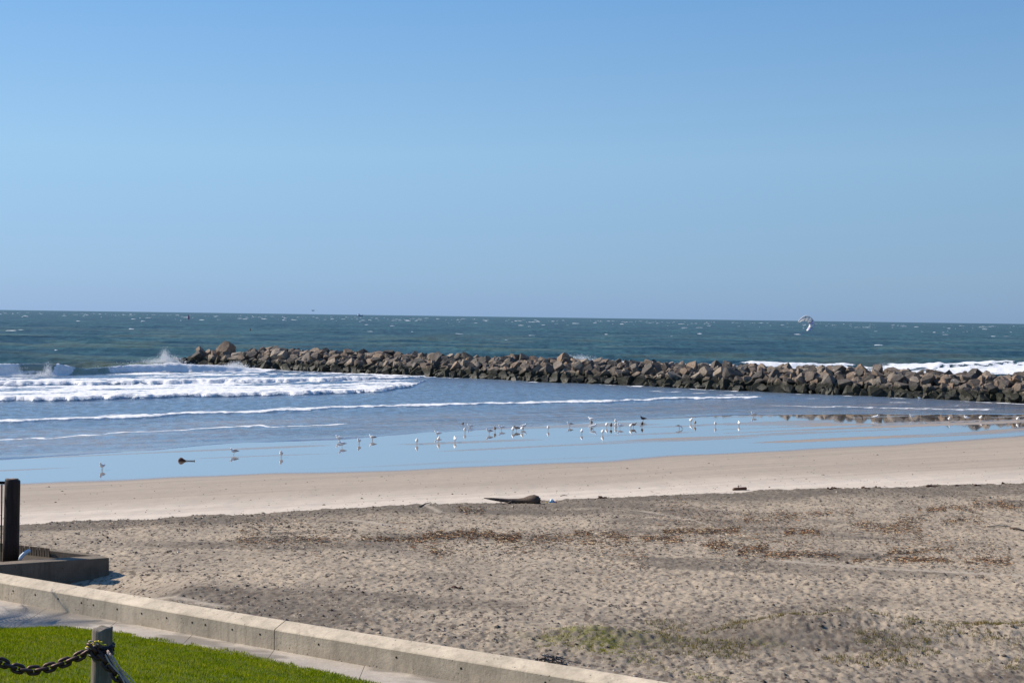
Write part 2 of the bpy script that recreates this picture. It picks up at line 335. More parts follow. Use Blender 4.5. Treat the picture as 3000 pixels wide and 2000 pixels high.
def ground(X, Y, fine=True):
    X = np.asarray(X, float); Y = np.asarray(Y, float)
    yw = WALL(X)+0.4; yb, ye = zones(X, Y); ys = SWASH(X)
    zw = np.interp(X, [-20, -11.5, -8.6, 3, 20], [1.8, 2.0, 3.32, 3.30, 3.1])
    z5 = np.interp(X, [-20, -11, -5, 20], [2.60, 2.74, 3.06, 2.85])
    y0 = yw; y1 = yw+6.0; y2 = np.maximum(yb, y1+4); y3 = np.maximum(ye, y2+2); y4 = np.maximum(ys, y3+5)
    def seg(a, b, za, zb):
        t = np.clip((Y-a)/(b-a), 0, 1); return za+(zb-za)*t
    z = np.where(Y < y1, seg(y0, y1, zw, z5), np.where(Y < y2, seg(y1, y2, z5, 1.42), np.where(Y < y3, seg(y2, y3, 1.28, 0.13), np.where(Y < y4, seg(y3, y4, 0.13, 0.0), seg(y4, y4+80, 0.0, -3.0)))))
    z = z-0.14*ss(-1.0, 0.0, Y-y2)*(Y < y2)          # soft fall at the beach crest
    for mx, my, sx, sy, h in MOUNDS:
        e = ((X-mx)/sx)**2+((Y-my)/np.where(Y < my, sy*1.5, sy*0.55))**2
        z = z+h*np.exp(-e)*(0.8+0.5*fbm(X*0.7, Y*0.7, 31, 3))
    if fine:
        rough = (1-ss(-0.5, 0.4, Y-yb))
        lump = (fbm(X*7.6, Y*5.2, 3, 2)-0.5)*0.085+(fbm(X*3.1, Y*2.4, 12, 2)-0.5)*0.03+(fbm(X*1.2, Y*1.0, 13, 2)-0.5)*0.05+(fbm(X*0.35, Y*0.3, 4, 2)-0.5)*0.10
        calm = (0.5+0.8*fbm(X*0.22, Y*0.16, 41, 3))*(1-0.8*(1-ss(-10, -8, X))*(1-ss(4.5, 6.5, Y-yw)))*(1-0.9*track_at(X, Y))
        z = z+lump*rough*calm
        mid = ss(0, 1, Y-yb)*(1-ss(-6, 0, Y-ye))
        z = z+(fbm(X*1.2, Y*1.2, 14, 3)-0.5)*0.035*mid
    near = np.clip((yw-Y)/0.2, 0, 1)
    return np.where(Y < yw-0.15, 1.5, z)
_R = np.array(RM)
def PGv(u, v):
    u = np.asarray(u, float); v = np.asarray(v, float)
    d = np.stack([(u-1500)/FPX, (1000-v)/FPX, -np.ones_like(u)], -1) @ _R.T
    z = np.full_like(u, 2.0)
    for _ in range(5):
        t = (z-CAM_Z)/d[:, 2]; x = d[:, 0]*t; y = d[:, 1]*t; z = ground(x, y)
    return x, y, z
def PG(u, v, it=8):               # a picture point on the ground
    z = 1.5
    for _ in range(it):
        p = P(u, v, z); z = float(ground(p.x, p.y, True))
    return Vector((p.x, p.y, z))

# ------------------------------------------------------------------ beach
a = np.concatenate([np.linspace(-3.0, -0.47, 40)[:-1], np.linspace(-0.47, 0.47, 760), np.linspace(0.47, 3.0, 40)[1:]])
ys_ = [26.0]
while ys_[-1] < 215: ys_.append(ys_[-1]+max(0.055, 0.0022*ys_[-1] if ys_[-1] < 90 else 0.0022*ys_[-1]+0.012*(ys_[-1]-90)))
rows = np.array([-40, -10, 5, 15, 20, 23]+ys_+[235, 260, 300])
XX = a[None, :]*np.maximum(rows, 26)[:, None]; YY = np.repeat(rows[:, None], len(a), 1)
ZZ = ground(XX, YY)
yb, ye = zones(XX, YY)
st_u = XX*math.cos(SHORE)+YY*math.sin(SHORE); st_v = -XX*math.sin(SHORE)+YY*math.cos(SHORE)
wet = 0.16*ss(-12, -2, YY-ye)+0.84*ss(-2.8, 1.4, YY-ye)
bars = fbm(st_u*0.03, st_v*0.33, 51, 3)
barz = ss(0.55, 0.68, bars)*ss(2, 6, YY-ye)*ss(0, 25, XX)*0.55
bars2 = ss(0.62, 0.72, fbm(st_u*0.05, st_v*0.5, 57, 2))*ss(1, 6, YY-ye)*0.25
swet = np.clip(wet-barz-bars2, 0, 1)
rough = 1-ss(-0.25, 0.25, YY-yb)
trk = track_at(XX, YY)
dk = np.exp(-((YY-yb+2.4)/3.8)**2)*(0.5+0.8*fbm(XX*0.25, YY*0.25, 61, 2))*rough*1.35
dk = dk+ss(0.52, 0.75, fbm(XX*0.16, YY*0.30, 63, 4))*0.8*rough
dk = dk+(1-ss(0.5, 5.5, YY-WALL(XX)-0.4))*0.7*fbm(XX*0.5, YY*0.5, 65, 3)*rough
dk = dk+ss(1, 9, XX)*(1-ss(29.5, 33, YY))*0.6*(0.4+0.8*fbm(XX*0.4, YY*0.4, 66, 3))*rough+np.exp(-(((XX-4.2)/2.6)**2+((YY-32.0)/1.4)**2))*0.7*rough
pale = ss(-3, 9, -(YY-yb)+11)*(0.6+0.6*fbm(st_u*0.05, st_v*0.4, 67, 3))
moss = (np.exp(-(((XX-1.9)/1.5)**2+((YY-32.7)/1.1)**2))*1.0+np.exp(-(((XX-5.0)/1.4)**2+((YY-33.2)/0.6)**2))*0.6)*ss(0.38, 0.56, fbm(XX*1.3, YY*1.3, 71, 4))
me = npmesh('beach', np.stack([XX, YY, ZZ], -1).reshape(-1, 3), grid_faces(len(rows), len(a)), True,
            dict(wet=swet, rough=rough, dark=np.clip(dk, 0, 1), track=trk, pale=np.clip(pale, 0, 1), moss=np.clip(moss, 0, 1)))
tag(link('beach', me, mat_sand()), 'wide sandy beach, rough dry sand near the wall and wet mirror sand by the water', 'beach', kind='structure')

# ------------------------------------------------------------------ sea
a = np.concatenate([np.linspace(-2.2, -0.46, 30)[:-1], np.linspace(-0.46, 0.46, 640), np.linspace(0.46, 2.2, 30)[1:]])
ys_ = [92.0]
while ys_[-1] < 45000:
    y = ys_[-1]; ys_.append(y+(0.42 if y < 285 else max(0.42, 0.3*y*y/14900*(1 if y < 900 else 0.6))))
rows = np.array(ys_)
X = a[None, :]*rows[:, None]; Y = np.repeat(rows[:, None], len(a), 1)
OPEN_X, OPEN_Y = [-400, -110, -85, -60, -52, 67, 110, 500], [60, 205, 232, 262, 276, 192, 165, 420]
op = ss(0, 26, Y-np.interp(X, OPEN_X, OPEN_Y))
far = np.clip(1-(Y-900)/2500, 0.5, 1)
Z = np.zeros_like(X)
rs = np.random.RandomState(3)
for L, A, th in [(41, .52, .25), (29, .42, -.12), (20, .32, .45), (13, .27, .05), (9, .16, -.4), (6.5, .08, .3)]:
    ph = (X*math.sin(th)*0.55-Y*math.cos(th))*2*math.pi/L+rs.rand()*6+(fbm(X/90, Y/60, int(L), 2)-0.5)*9
    s = np.sin(ph); Z += A*(s+0.28*np.cos(2*ph))*(0.4+1.1*fbm(X/70, Y/45, 5+int(L), 2))
Z = Z*(0.05+0.95*op)*far
Z += (fbm(X*0.5, Y*0.7, 77, 3)-0.5)*(0.06+0.35*op)+(fbm(X*0.8, Y*0.75, 78, 2)-0.5)*0.14*ss(4, 22, Y-F2(X))
foam = np.zeros_like(X); olive = np.zeros_like(X)
ra = (fbm(X*0.35, Y*0.12, 81, 3)-0.5); rb = (fbm(X*0.08, Y*0.05, 83, 2)-0.5)
lace = fbm(X*0.28, Y*0.42, 85, 4); stk = fbm(st_uu := (X*math.cos(SHORE)+Y*math.sin(SHORE))*0.07, (-X*math.sin(SHORE)+Y*math.cos(SHORE))*0.5, 87, 4)
# thin film of water running up the sand
ds = (Y-SWASH(X))+ra*2.5+rb*4
Z += np.where(ds < 0, ds*0.06-0.02, 0.035)
film = np.exp(-np.maximum(ds-0.5, 0)/3.5)*0.92
shallow = 1-ss(2, 22, Y-F2(X)+rb*10)
# swash line
d2 = (Y-F2(X))+ra*3.6+rb*3.5+(fbm(X*0.9, Y*0.5, 107, 2)-0.5)*1.2
gap = ss(0.40, 0.55, fbm(X*0.045, Y*0.02, 91, 2)+0.12)*(0.55+0.6*fbm(X*0.5, Y*0.4, 109, 2))
foam += 0.80*np.exp(-(d2/0.5)**2)*gap*(0.6+0.8*lace)+0.30*np.exp(-np.maximum(d2, 0)/3.0)*(d2 > 0)*gap
fr_ = np.clip((F2(X)-Y)/np.maximum(F2(X)-SWASH(X), 3), 0, 1)+ra*0.12+rb*0.25
for q_, w_, a_ in ((0.36, 0.035, 0.42), (0.66, 0.025, 0.34), (0.96, 0.02, 0.30)):
    foam += a_*np.exp(-((fr_-q_)/w_)**2)*ss(0.42, 0.62, fbm(X*0.06, Y*0.03, int(q_*100), 2)+0.1)*(lace > 0.4)
# small bore
d3 = (Y-F3(X))+ra*4.0+rb*4.0+(fbm(X*1.3, Y*0.6, 103, 2)-0.5)*1.6; r3 = 1-ss(30, 37, X)
Z += 0.22*ss(-0.5, 0.5, d3)*np.exp(-np.maximum(d3, 0)/5)*r3
foam += (0.95*ss(-0.5, 0.4, d3)*np.exp(-np.maximum(d3-0.9, 0)/1.8)*(0.75+0.5*lace)+0.42*ss(0, 1, d3)*np.exp(-np.maximum(d3, 0)/11)*ss(.4, .6, lace))*r3
# whitewater
d4 = (Y-F4(X))+ra*5+rb*2+(fbm(X*1.1, Y*0.6, 105, 2)-0.5)*2.5; top = F4T(X)-Y; inx = 1-ss(-24, -11, X+rb*10)*ss(200, 215, Y)*0.6-ss(-14, -12, X)*0.4; inx = np.clip(inx*(1-ss(-13, -11, X)), 0, 1)
zone = ss(-0.3, 0.3, d4)*ss(-3, 4, top+rb*8)*inx
Z += zone*(0.55*ss(-0.6, 0.8, d4)*np.exp(-np.maximum(d4, 0)/7)+(lace-0.5)*0.14+(fbm(X*0.9, Y*1.1, 95, 3)-0.5)*0.18)
b2 = d4-0.66*np.clip(F4T(X)-F4(X), 12, 60)
Z += zone*0.65*ss(-0.8, 0.8, b2)*np.exp(-np.maximum(b2, 0)/6)
foam += zone*(0.62*np.exp(-np.maximum(d4, 0)/13)+0.95*ss(-0.6, 0.6, b2)*np.exp(-np.maximum(b2-4, 0)/6)+0.50+1.4*(stk-0.5))
# lace along the foot of the breakwater
jl = 271-0.706*(X+52); dj = jl-Y
foam += 0.75*np.exp(-np.abs(dj-2.0)/1.6)*ss(0.46, 0.6, lace)*(X < 70)*(X > -58)
foam += 0.5*ss(0.60, 0.72, stk)*np.exp(-np.abs(dj-14)/9)*ss(-14, -6, X)*(X < 60)
# breaking wave left of the breakwater
b5 = np.interp(X, [-300, -110, -81, -73, -66, -50, -45], [110, 205, 223, 229, 243, 252, 255]); d5 = Y-b5+ra*1.2
h5 = np.interp(X, [-130, -95, -78, -73.5, -70.5, -66, -60, -52, -46, -43], [1.3, 1.9, 2.0, 1.95, 1.0, 1.25, 1.5, 1.2, 0.5, 0])
Z += h5*ss(-0.4, 1.3, d5)*np.exp(-np.maximum(d5-1.2, 0)/5)
face = np.exp(-((d5-0.4)/1.6)**2)*ss(0.2, 0.8, h5); olive += face*1.1
fx = np.interp(X, [-130, -90, -80, -77.5, -74, -73.2, -72.2, -71, -68.5, -66, -46, -44], [1, .9, .8, .05, .0, 1, 1, 0, .15, 1, 1, 0])
foam += fx*1.1*ss(-0.6, 0.3, d5)*np.exp(-np.maximum(d5-2.0, 0)/3.5)
foam += 0.9*np.exp(-((d5+1.2)/1.4)**2)*ss(-85, -80, X)*(1-ss(-72.5, -71, X))
foam += 0.95*ss(-0.5, 0.6, d5)*np.exp(-np.maximum(d5-9, 0)/6)*ss(-68, -64, X)*(X < -44)+0.7*np.exp(-np.abs(d5+4)/4)*(d5 < 0)*ss(-68, -60, X)*(X < -44)*ss(.35, .5, stk)+0.45*np.exp(-((d5+7)/6)**2)*ss(.45, .6, stk)*(X < -40)
foam += 0.55*np.exp(-((d5-9)/7)**2)*ss(0.50, 0.62, stk)*(X < -44)
olive += 0.75*np.exp(-((Y-b5-26)/14)**2)*ss(0.45, 0.7, stk)*(X < -40)
foam += 0.6*np.exp(-((Y-b5-30)/9)**2)*ss(0.58, 0.70, lace)*(X < -60)
# surf on the far side of the breakwater
lineR = np.interp(X, [-60, -10, 20, 57, 130, 400], [300, 318, 315, 300, 352, 560]); dr = Y-lineR+ra*5+rb*8
wR = np.interp(X, [-20, 2, 10, 26, 38, 52, 60, 400], [0, .15, .9, 1, .8, .9, 1, 1])
Z += 0.9*wR*ss(-3, 2, dr)*np.exp(-np.maximum(dr, 0)/5)*np.interp(X, [40, 60], [1.0, .85])
foam += wR*1.05*ss(-1, 0.5, dr)*np.exp(-np.maximum(dr-5, 0)/5)
zr = ss(0, 3, -dr)*ss(-60, -30, dr)*ss(34, 58, X); foam += zr*(0.80+1.3*(stk-0.5)); Z += zr*(lace-0.5)*0.25
olive = np.clip(olive, 0, 1)*(1-np.clip(foam, 0, 1)*0.5)
olive += 0.16*ss(0.5, 0.7, fbm(X/45, Y/28, 99, 3))*op*(1-ss(500, 1200, Y))
Z += np.clip(foam, 0, 1.2)*(fbm(X*1.5, Y*1.5, 97, 2)-0.45)*0.13*(0.3+0.7*ss(150, 175, Y))
me = npmesh('sea', np.stack([X, Y, Z], -1).reshape(-1, 3), grid_faces(len(rows), len(a)), True,
            dict(foam=np.clip(foam, 0, 1.3), shallow=np.clip(shallow, 0, 1), olive=np.clip(olive, 0, 1), lee=1-op, film=film))
tag(link('sea', me, mat_sea()), 'teal ocean with white surf rolling in', 'sea', kind='structure')
del X, Y, Z, foam, olive, lace, stk, XX, YY, ZZ

# ------------------------------------------------------------------ whitecaps and spray
foam_m = simple('foam', (0.88, 0.88, 0.87), 0.9, 0.05, 3.0); cap_m = simple('whitecap_foam', (0.66, 0.69, 0.70), 0.9, 0.15, 0.3)
V = []; F = []
def hump(cx, cy, L, D, H, rz):
    n = len(V); c, s = math.cos(rz), math.sin(rz); k = 9
    for i in range(k):
        t = i/(k-1)*2-1; w_ = (1-t*t)**0.6*(0.7+0.6*random.random())
        for (dd, hh) in ((-0.5, -0.25), (-0.1, 0.9), (0.35, 0.75), (0.9, -0.25)):
            x = t*L/2; y = dd*D*w_+0.25*L*0.12*math.sin(t*3+cx)
            V.append((cx+x*c-y*s, cy+x*s+y*c, (hh*H*w_ if hh > 0 else hh*0.8)+0.05))
    for i in range(k-1):
        for j in range(3): F.append((n+i*4+j, n+(i+1)*4+j, n+(i+1)*4+j+1, n+i*4+j+1))
for i in range(1500):
    y = math.sqrt(random.uniform(330**2, 5600**2)); x = random.uniform(-0.5, 0.5)*y
    if float(vn(x/y*14, y/170, 5)) < random.uniform(.2, .75): continue
    if y < 300: continue
    b = random.random()**2.4
    far_ = min(1, y/1500)
    L = (1.3+6.5*b)*(0.7+0.9*far_)*random.choice((.6, 1, 1, 1.5)); H = (0.16+0.34*b)*(0.6+0.9*far_)
    hump(x, y, L, 0.5+1.0*b, H, random.uniform(-0.3, 0.2))
for u, v, Lp in [(35, 968, 38), (60, 966, 25), (142, 963, 22), (385, 963, 18), (330, 976, 10), (1400, 993, 16), (1490, 996, 26), (2050, 977, 16), (2240, 1013, 26), (2575, 1010, 28), (2770, 1013, 22), (165, 1025, 12), (2955, 985, 40), (1150, 954, 16), (935, 1017, 20), (1775, 1035, 14)]:
    p = P(u, v, 0.2); hump(p.x, p.y, Lp*p.y/FPX, 1.2, 0.30, random.uniform(-.1, .1))
me = npmesh('whitecaps', V, F, True)
tag(link('whitecaps', me, cap_m), 'small white foam crests scattered over the open sea', 'whitecaps', kind='stuff')
def spray(name, plumes, label):
    V = []; F = []
    for (bx, by, bz, n, sx, sy, h, lean, r0) in plumes:
        n *= 3; r0 *= 0.62
        for i in range(n):
            t = random.random()**1.5
            x = bx+random.gauss(0, sx)*(1-0.65*t)+lean*t*h; y = by+random.gauss(0, sy); z = bz+t*h*(0.5+0.5*random.random())
            r = r0*(0.35+random.random())*(1-0.6*t); k = len(V)
            q = [Vector((random.gauss(0, 1), random.gauss(0, 1), random.gauss(0, 1))).normalized()*r for _ in range(4)]
            V.extend([(x+e.x, y+e.y, z+e.z*1.2) for e in q]); F.extend([(k, k+1, k+2), (k, k+2, k+3), (k, k+3, k+1), (k+1, k+3, k+2)])
    tag(link(name, npmesh(name, V, F), foam_m), label, 'spray', kind='stuff')
tipP = P(500, 1066, 0)
def pl(u, v, Y, n, sx, sy, h, lean, r0):
    q = PY(u, v, Y); return (q.x, q.y, q.z, n, sx, sy, h, lean, r0)
spray('spray', [pl(488, 1064, 274, 1100, 0.9, 1.0, 3.3, -0.15, 0.15), pl(462, 1069, 273, 1300, 3.2, 1.2, 1.5, 0.1, 0.17), pl(502, 1061, 275, 400, 1.4, 1.0, 1.5, 0.5, 0.17), pl(470, 1070, 272, 700, 2.0, 1.2, 1.0, 0, 0.2),
                pl(548, 1056, 284, 350, 1.6, .8, 0.7, .4, .15), pl(420, 1080, 256, 700, 4, 1.2, 0.7, 0, .18), pl(560, 1086, 258, 900, 5, 1.2, 0.8, 0, .18), pl(690, 1080, 266, 700, 1.6, .8, 1.6, 0, .18),
                pl(660, 1083, 264, 500, 2, .8, 1.1, 0, .17)], 'white spray thrown up at the tip of the rock breakwater')
spray('spray', [pl(141, 1102, 226.3, 600, 0.35, 0.8, 2.7, -0.05, 0.12), pl(118, 1101, 226, 200, 0.6, 0.6, 0.9, 0, 0.12), pl(60, 1103, 223.5, 500, 2.2, 0.7, 0.6, 0, 0.14), pl(20, 1078, 226, 300, 1.4, 0.8, 0.5, 0, .14)],
      'white spray at the end of the curling wave near the left edge')
spray('spray', [pl(1690, 1060, 312, 700, 3.5, 1.5, 1.9, 0.1, 0.22), pl(1620, 1060, 312, 500, 6, 1.5, 0.8, 0, 0.2)], 'white wave splash showing above the middle of the rock breakwater')

# ------------------------------------------------------------------ rock breakwater
rock_m = mat_rock('obj'); rock_i = mat_rock('isl')
def rock_verts(seed, n=15, sq=0.75):
    r = random.Random(seed); pts = []
    hx, hy, hz = r.uniform(.85, 1.05), r.uniform(.62, .85), r.uniform(.55, .8); sk = r.uniform(-.3, .3); sk2 = r.uniform(-.25, .25)
    for sx in (-1, 1):
        for sy in (-1, 1):
            for sz in (-1, 1):
                x, y, z = sx*hx*r.uniform(.6, 1.12), sy*hy*r.uniform(.6, 1.15), sz*hz*r.uniform(.6, 1.15)
                cut = r.uniform(.2, .65)
                if r.random() < .9: pts += [Vector((x*(1-cut), y, z)), Vector((x, y*(1-cut), z)), Vector((x, y, z*(1-cut)))]
                else: pts.append(Vector((x, y, z)))
    return [Vector((p.x+sk*p.z, p.y+sk2*p.x, p.z+.2*sk*p.y)) for p in pts]
def hull(pts):
    bm = bmesh.new()
    for p in pts: bm.verts.new(p)
    res = bmesh.ops.convex_hull(bm, input=bm.verts)
    bmesh.ops.delete(bm, geom=[g for g in res['geom_interior'] if isinstance(g, bmesh.types.BMVert)], context='VERTS')
    bmesh.ops.dissolve_limit(bm, angle_limit=R(12), verts=bm.verts, edges=bm.edges)
    bmesh.ops.triangulate(bm, faces=bm.faces)
    return bm
rock_meshes = []
for k in range(26):
    bm = hull(rock_verts(100+k, 13+k % 5)); me = bpy.data.meshes.new('rock'); bm.to_mesh(me); bm.free(); me.materials.append(rock_m); rock_meshes.append(me)
A0 = Vector((-52, 271, 0)); JD = Vector((119, -84, 0)).normalized(); JN = Vector((-JD.y, JD.x, 0))     # JN points away from the shore
if JN.y < 0: JN = -JN
tip = -11.5; end = 150.0
jetty = empty('rock_breakwater', A0)
tag(jetty, 'long breakwater of piled angular boulders running out into the sea', 'breakwater')
rr = random.Random(21)
def place_rock(s, back, z, size, part=True, acc=None):
    loc = JD*s+JN*back+Vector((0, 0, z))
    rot = (rr.uniform(-0.75, 0.75), rr.uniform(-0.8, 0.8), rr.uniform(0, 6.28)); scl = (size*rr.uniform(0.85, 1.3), size*rr.uniform(0.9, 1.25), size*rr.uniform(0.85, 1.35))
    if part:
        o = bpy.data.objects.new('rock', rr.choice(rock_meshes)); col.objects.link(o); o.parent = jetty
        o.location = loc; o.rotation_euler = rot; o.scale = scl; return o
    from mathutils import Euler
    Mx = Matrix.LocRotScale(loc, Euler(rot), Vector(scl)); me_ = rr.choice(rock_meshes); k = len(acc[0])
    acc[0].extend([tuple(Mx @ v.co) for v in me_.vertices]); acc[1].extend([tuple(i+k for i in p.vertices) for p in me_.polygons])
acc = ([], [])
rowsJ = [(0.9, 0.28, 1.10), (2.2, 1.22, 1.04), (3.4, 2.1, 0.98), (4.8, 2.74, 0.90)]
vis_end = 148.0; cnt = 0
for ri, (bk, z, sz) in enumerate(rowsJ):
    n_ = 75; stp = (vis_end-tip)/n_
    for i in range(n_):
        s = tip+(i+0.5+(0.5 if ri % 2 else 0))*stp+rr.uniform(-0.45, 0.45)
        dt = s-tip
        zz = z
        if dt < 9: zz = min(z, 0.5+dt*0.22) if ri < 3 else min(z, 0.5+dt*0.2)
        if s > end: continue
        place_rock(s, bk+rr.uniform(-0.35, 0.35), zz+rr.uniform(-0.16, 0.16), sz*rr.choice((0.6, 0.72, 0.82, 0.9, 0.98, 1.2))*(0.92 if ri == 3 else 1)); cnt += 1
for (u, v, sz, Y) in [(663, 1027, 1.45, 279.5), (588, 1030, 0.95, 281), (580, 1044, 0.95, 279), (2200, 1072, 0.55, 220), (518, 1062, 0.9, 280), (540, 1060, 1.0, 281), (562, 1058, 1.1, 281), (585, 1060, 1.1, 279), (606, 1054, 1.15, 279), (628, 1048, 1.15, 280), (610, 1038, 1.0, 282), (640, 1034, 1.0, 282), (598, 1044, .9, 281), (560, 1066, 1.0, 278), (600, 1068, 1.0, 277), (640, 1064, 1.2, 277), (665, 1056, 1.2, 277)]:    # the boulders that stand out on the crest
    q = PY(u, v, Y)-A0; o = place_rock(0, 0, 0, sz); o.location = q
for bk, z, sz in [(6.9, 2.95, 0.95), (8.5, 2.6, 1.0), (10.0, 1.7, 1.1), (11.5, 0.6, 1.15)]:
    s = tip+1
    while s < end:
        dt = s-tip; zz = min(z, 0.3+dt*0.22) if dt < 10 else z
        place_rock(s, bk+rr.uniform(-.4, .4), zz+rr.uniform(-.25, .25), sz*rr.uniform(.8, 1.15), False, acc); s += 2.0
for bk, z, sz in rowsJ:
    s = vis_end
    while s < end+12: place_rock(s, bk, z, sz, False, acc); s += 1.9
for i in range(1350):
    t = rr.random(); place_rock(rr.uniform(tip+8, end), 0.3+t*5.0, 0.1+t*2.75, rr.choice((.35, .45, .6, .7, .82))*rr.uniform(.85, 1.15), False, acc)
for i in range(22):
    place_rock(tip+rr.uniform(-4.5, 3), rr.uniform(1, 9), rr.uniform(-0.2, 0.45), rr.uniform(0.6, 1.0), False, acc)
fill = link('small_rocks', npmesh('small_rocks', acc[0], acc[1]) if False else pymesh('small_rocks', acc[0], acc[1], False), rock_i, jetty); fill['kind'] = 'stuff'
core_m = simple('rubble', (0.03, 0.028, 0.025), 0.9, 0.3, 2)
V = []; F = []
prof = [(1.0, -1.0), (1.4, 0.2), (4.9, 2.5), (7.6, 2.6), (12.0, 0.0), (12.5, -1.0)]
ss_ = [tip+3, tip+6, tip+12]+[tip+12+i*6 for i in range(1, 25)]+[end+12]
for s in ss_:
    f = min(1, (s-tip)/12)
    for bk, z in prof:
        q = JD*s+JN*bk; V.append((q.x, q.y, z*f if z > 0 else z))
for i in range(len(ss_)-1):
    for j in range(5): F.append((i*6+j, i*6+j+1, (i+1)*6+j+1, (i+1)*6+j))
link('rubble_core', pymesh('rubble_core', V, F, False), core_m, jetty)

# ------------------------------------------------------------------ sea wall, path, lawn
conc = mat_concrete('wall_concrete', (0.58, 0.485, 0.36), 0.75)
wall = empty('sea_wall', (0, 30, FOOT_Z)); tag(wall, 'low curving concrete sea wall with a sloped top between lawn and sand', 'wall')
def resample(pts, step):
    out = [pts[0]]; 
    for p, q in zip(pts, pts[1:]):
        n = max(1, int((q-p).length/step))
        for i in range(1, n+1): out.append(p.lerp(q, i/n))
    return out
def smooth_line(pts, k=3):
    pts = [p.copy() for p in pts]
    for _ in range(k):
        pts = [pts[0]]+[(pts[i-1]+pts[i]*2+pts[i+1])/4 for i in range(1, len(pts)-1)]+[pts[-1]]
    return pts
wl = smooth_line(resample([P(u, v, WALL_Z) for u, v in WALLPX], 0.4), 30)
prof = [(0.0, -0.35), (0.0, 0.445), (0.02, 0.468), (0.06, 0.487), (0.36, 0.60), (0.40, 0.60), (0.42, 0.58), (0.44, -1.5)]
def sweep(pts, prof, name, z0):
    V = []; F = []; n = len(prof)
    for i, p in enumerate(pts):
        t = (pts[min(i+1, len(pts)-1)]-pts[max(i-1, 0)]); t.z = 0; t.normalize(); nn = Vector((-t.y, t.x, 0))
        if nn.y < 0: nn = -nn
        for o_, z in prof: q = p+nn*o_; V.append((q.x, q.y-30, z+z0-FOOT_Z))
    for i in range(len(pts)-1):
        for j in range(n-1): F.append((i*n+j, i*n+j+1, (i+1)*n+j+1, (i+1)*n+j))
    F.append(tuple(range(n))); F.append(tuple((len(pts)-1)*n+j for j in range(n)))
    return pymesh(name, V, F, False)
jx = P(801, 1844, WALL_Z).x; ji = min(range(len(wl)), key=lambda i: abs(wl[i].x-jx))
j0 = max(0, min(range(len(wl)), key=lambda i: abs(wl[i].x+14.4)))
cuts = [0, j0, ji, len(wl)-1]
for c0, c1 in zip(cuts, cuts[1:]):
    seg = [p.copy() for p in wl[c0:c1+1]]
    d = (seg[1]-seg[0]).normalized()*0.014; seg[0] += d
    d = (seg[-1]-seg[-2]).normalized()*0.014; seg[-1] -= d
    link('wall_section', sweep(seg, prof, 'wall_section', FOOT_Z), conc, wall)
fil = [p.copy() for p in wl]; 
link('joint_filler', sweep(fil, [(0.03, -0.3), (0.03, 0.43), (0.40, 0.56), (0.41, -0.3)], 'joint_filler', FOOT_Z), simple('joint_filler', (0.05, 0.055, 0.05), 0.9), wall)
# tie holes along the face
hole_m = simple('hole', (0.02, 0.018, 0.015), 1.0)
hv, hf = loft([((0, -0.004, 0), (1, 0, 0), (0, 0, 1), 0.026, 0.026), ((0, 0.02, 0), (1, 0, 0), (0, 0, 1), 0.022, 0.022)], 8)
hme = pymesh('tie_hole', hv, hf, False); hme.materials.append(hole_m)
L_ = 0; nxt = 0.6
for i in range(1, len(wl)):
    L_ += (wl[i]-wl[i-1]).length
    if L_ > nxt:
        nxt += 0.78 if wl[i].x < -6 else 1.9
        t = (wl[i]-wl[i-1]).normalized(); o = bpy.data.objects.new('tie_hole', hme); col.objects.link(o); o.parent = wall
        o.location = (wl[i].x, wl[i].y-30, 0.30); o.rotation_euler = (0, 0, math.atan2(t.y, t.x))
# path
path_m = mat_concrete('path_concrete', (0.42, 0.365, 0.30), 0.4, 0.95, False)
path = empty('path', (0, 30, 0)); tag(path, 'narrow pale concrete path between the sea wall and the lawn', 'path', kind='structure')
pa = [p for p in wl]
k0 = 0; Ls = 0; cutp = [0]
for i in range(1, len(pa)):
    Ls += (pa[i]-pa[i-1]).length
    if Ls > 2.45: cutp.append(i); Ls = 0
cutp.append(len(pa)-1)
for c0, c1 in zip(cutp, cutp[1:]):
    if c1-c0 < 1: continue
    V = []; F = []; n = 0
    seg = pa[c0:c1+1]
    for i, p in enumerate(seg):
        sh = 0.006 if i == 0 else (-0.006 if i == len(seg)-1 else 0)
        x = p.x+sh; y1 = p.y+0.05; y0 = float(LAWN(x))-0.35
        for yy, zz in ((y1, FOOT_Z), (y0, FOOT_Z), (y0, FOOT_Z-0.12), (y1, FOOT_Z-0.12)): V.append((x, yy-30, zz))
    for i in range(len(seg)-1):
        for j in range(4): F.append((i*4+j, i*4+(j+1) % 4, (i+1)*4+(j+1) % 4, (i+1)*4+j))
    F.append((0, 1, 2, 3)); e = (len(seg)-1)*4; F.append((e, e+1, e+2, e+3))
    link('slab', pymesh('slab', V, F, False), path_m, path)
# lawn
lawn_m = simple('lawn_soil', (0.065, 0.085, 0.008), 0.95, 0.35, 3)
gx = np.linspace(-34, 30, 130); tt = np.linspace(0, 1, 50)
GX = np.repeat(gx[None], 50, 0); GY = LAWN(GX)*(1-tt[:, None])+6.0*tt[:, None]
GZ = lawn_z(GX, GY)+(fbm(GX*0.8, GY*0.8, 3, 3)-0.5)*0.05; GZ[0] = 2.7
me = npmesh('lawn', np.stack([GX, GY, GZ], -1).reshape(-1, 3), grid_faces(50, 130), True)
tag(link('lawn', me, lawn_m), 'mown green lawn rising towards the viewer', 'lawn', kind='structure')
N = 300000
bx = np.random.uniform(-15, 3, N); by = np.random.uniform(17, 36, N)
bare = fbm(bx*0.9, by*0.9, 44, 3)
edge = LAWN(bx)+(fbm(bx*1.7, by*0.3, 45, 3)-0.5)*0.5
ok = (by < edge) & (bx/by > -0.45) & (bx/by < 0.06) & ((edge-by > 0.5) | (bare > 0.42))
bx, by = bx[ok], by[ok]; N = len(bx)
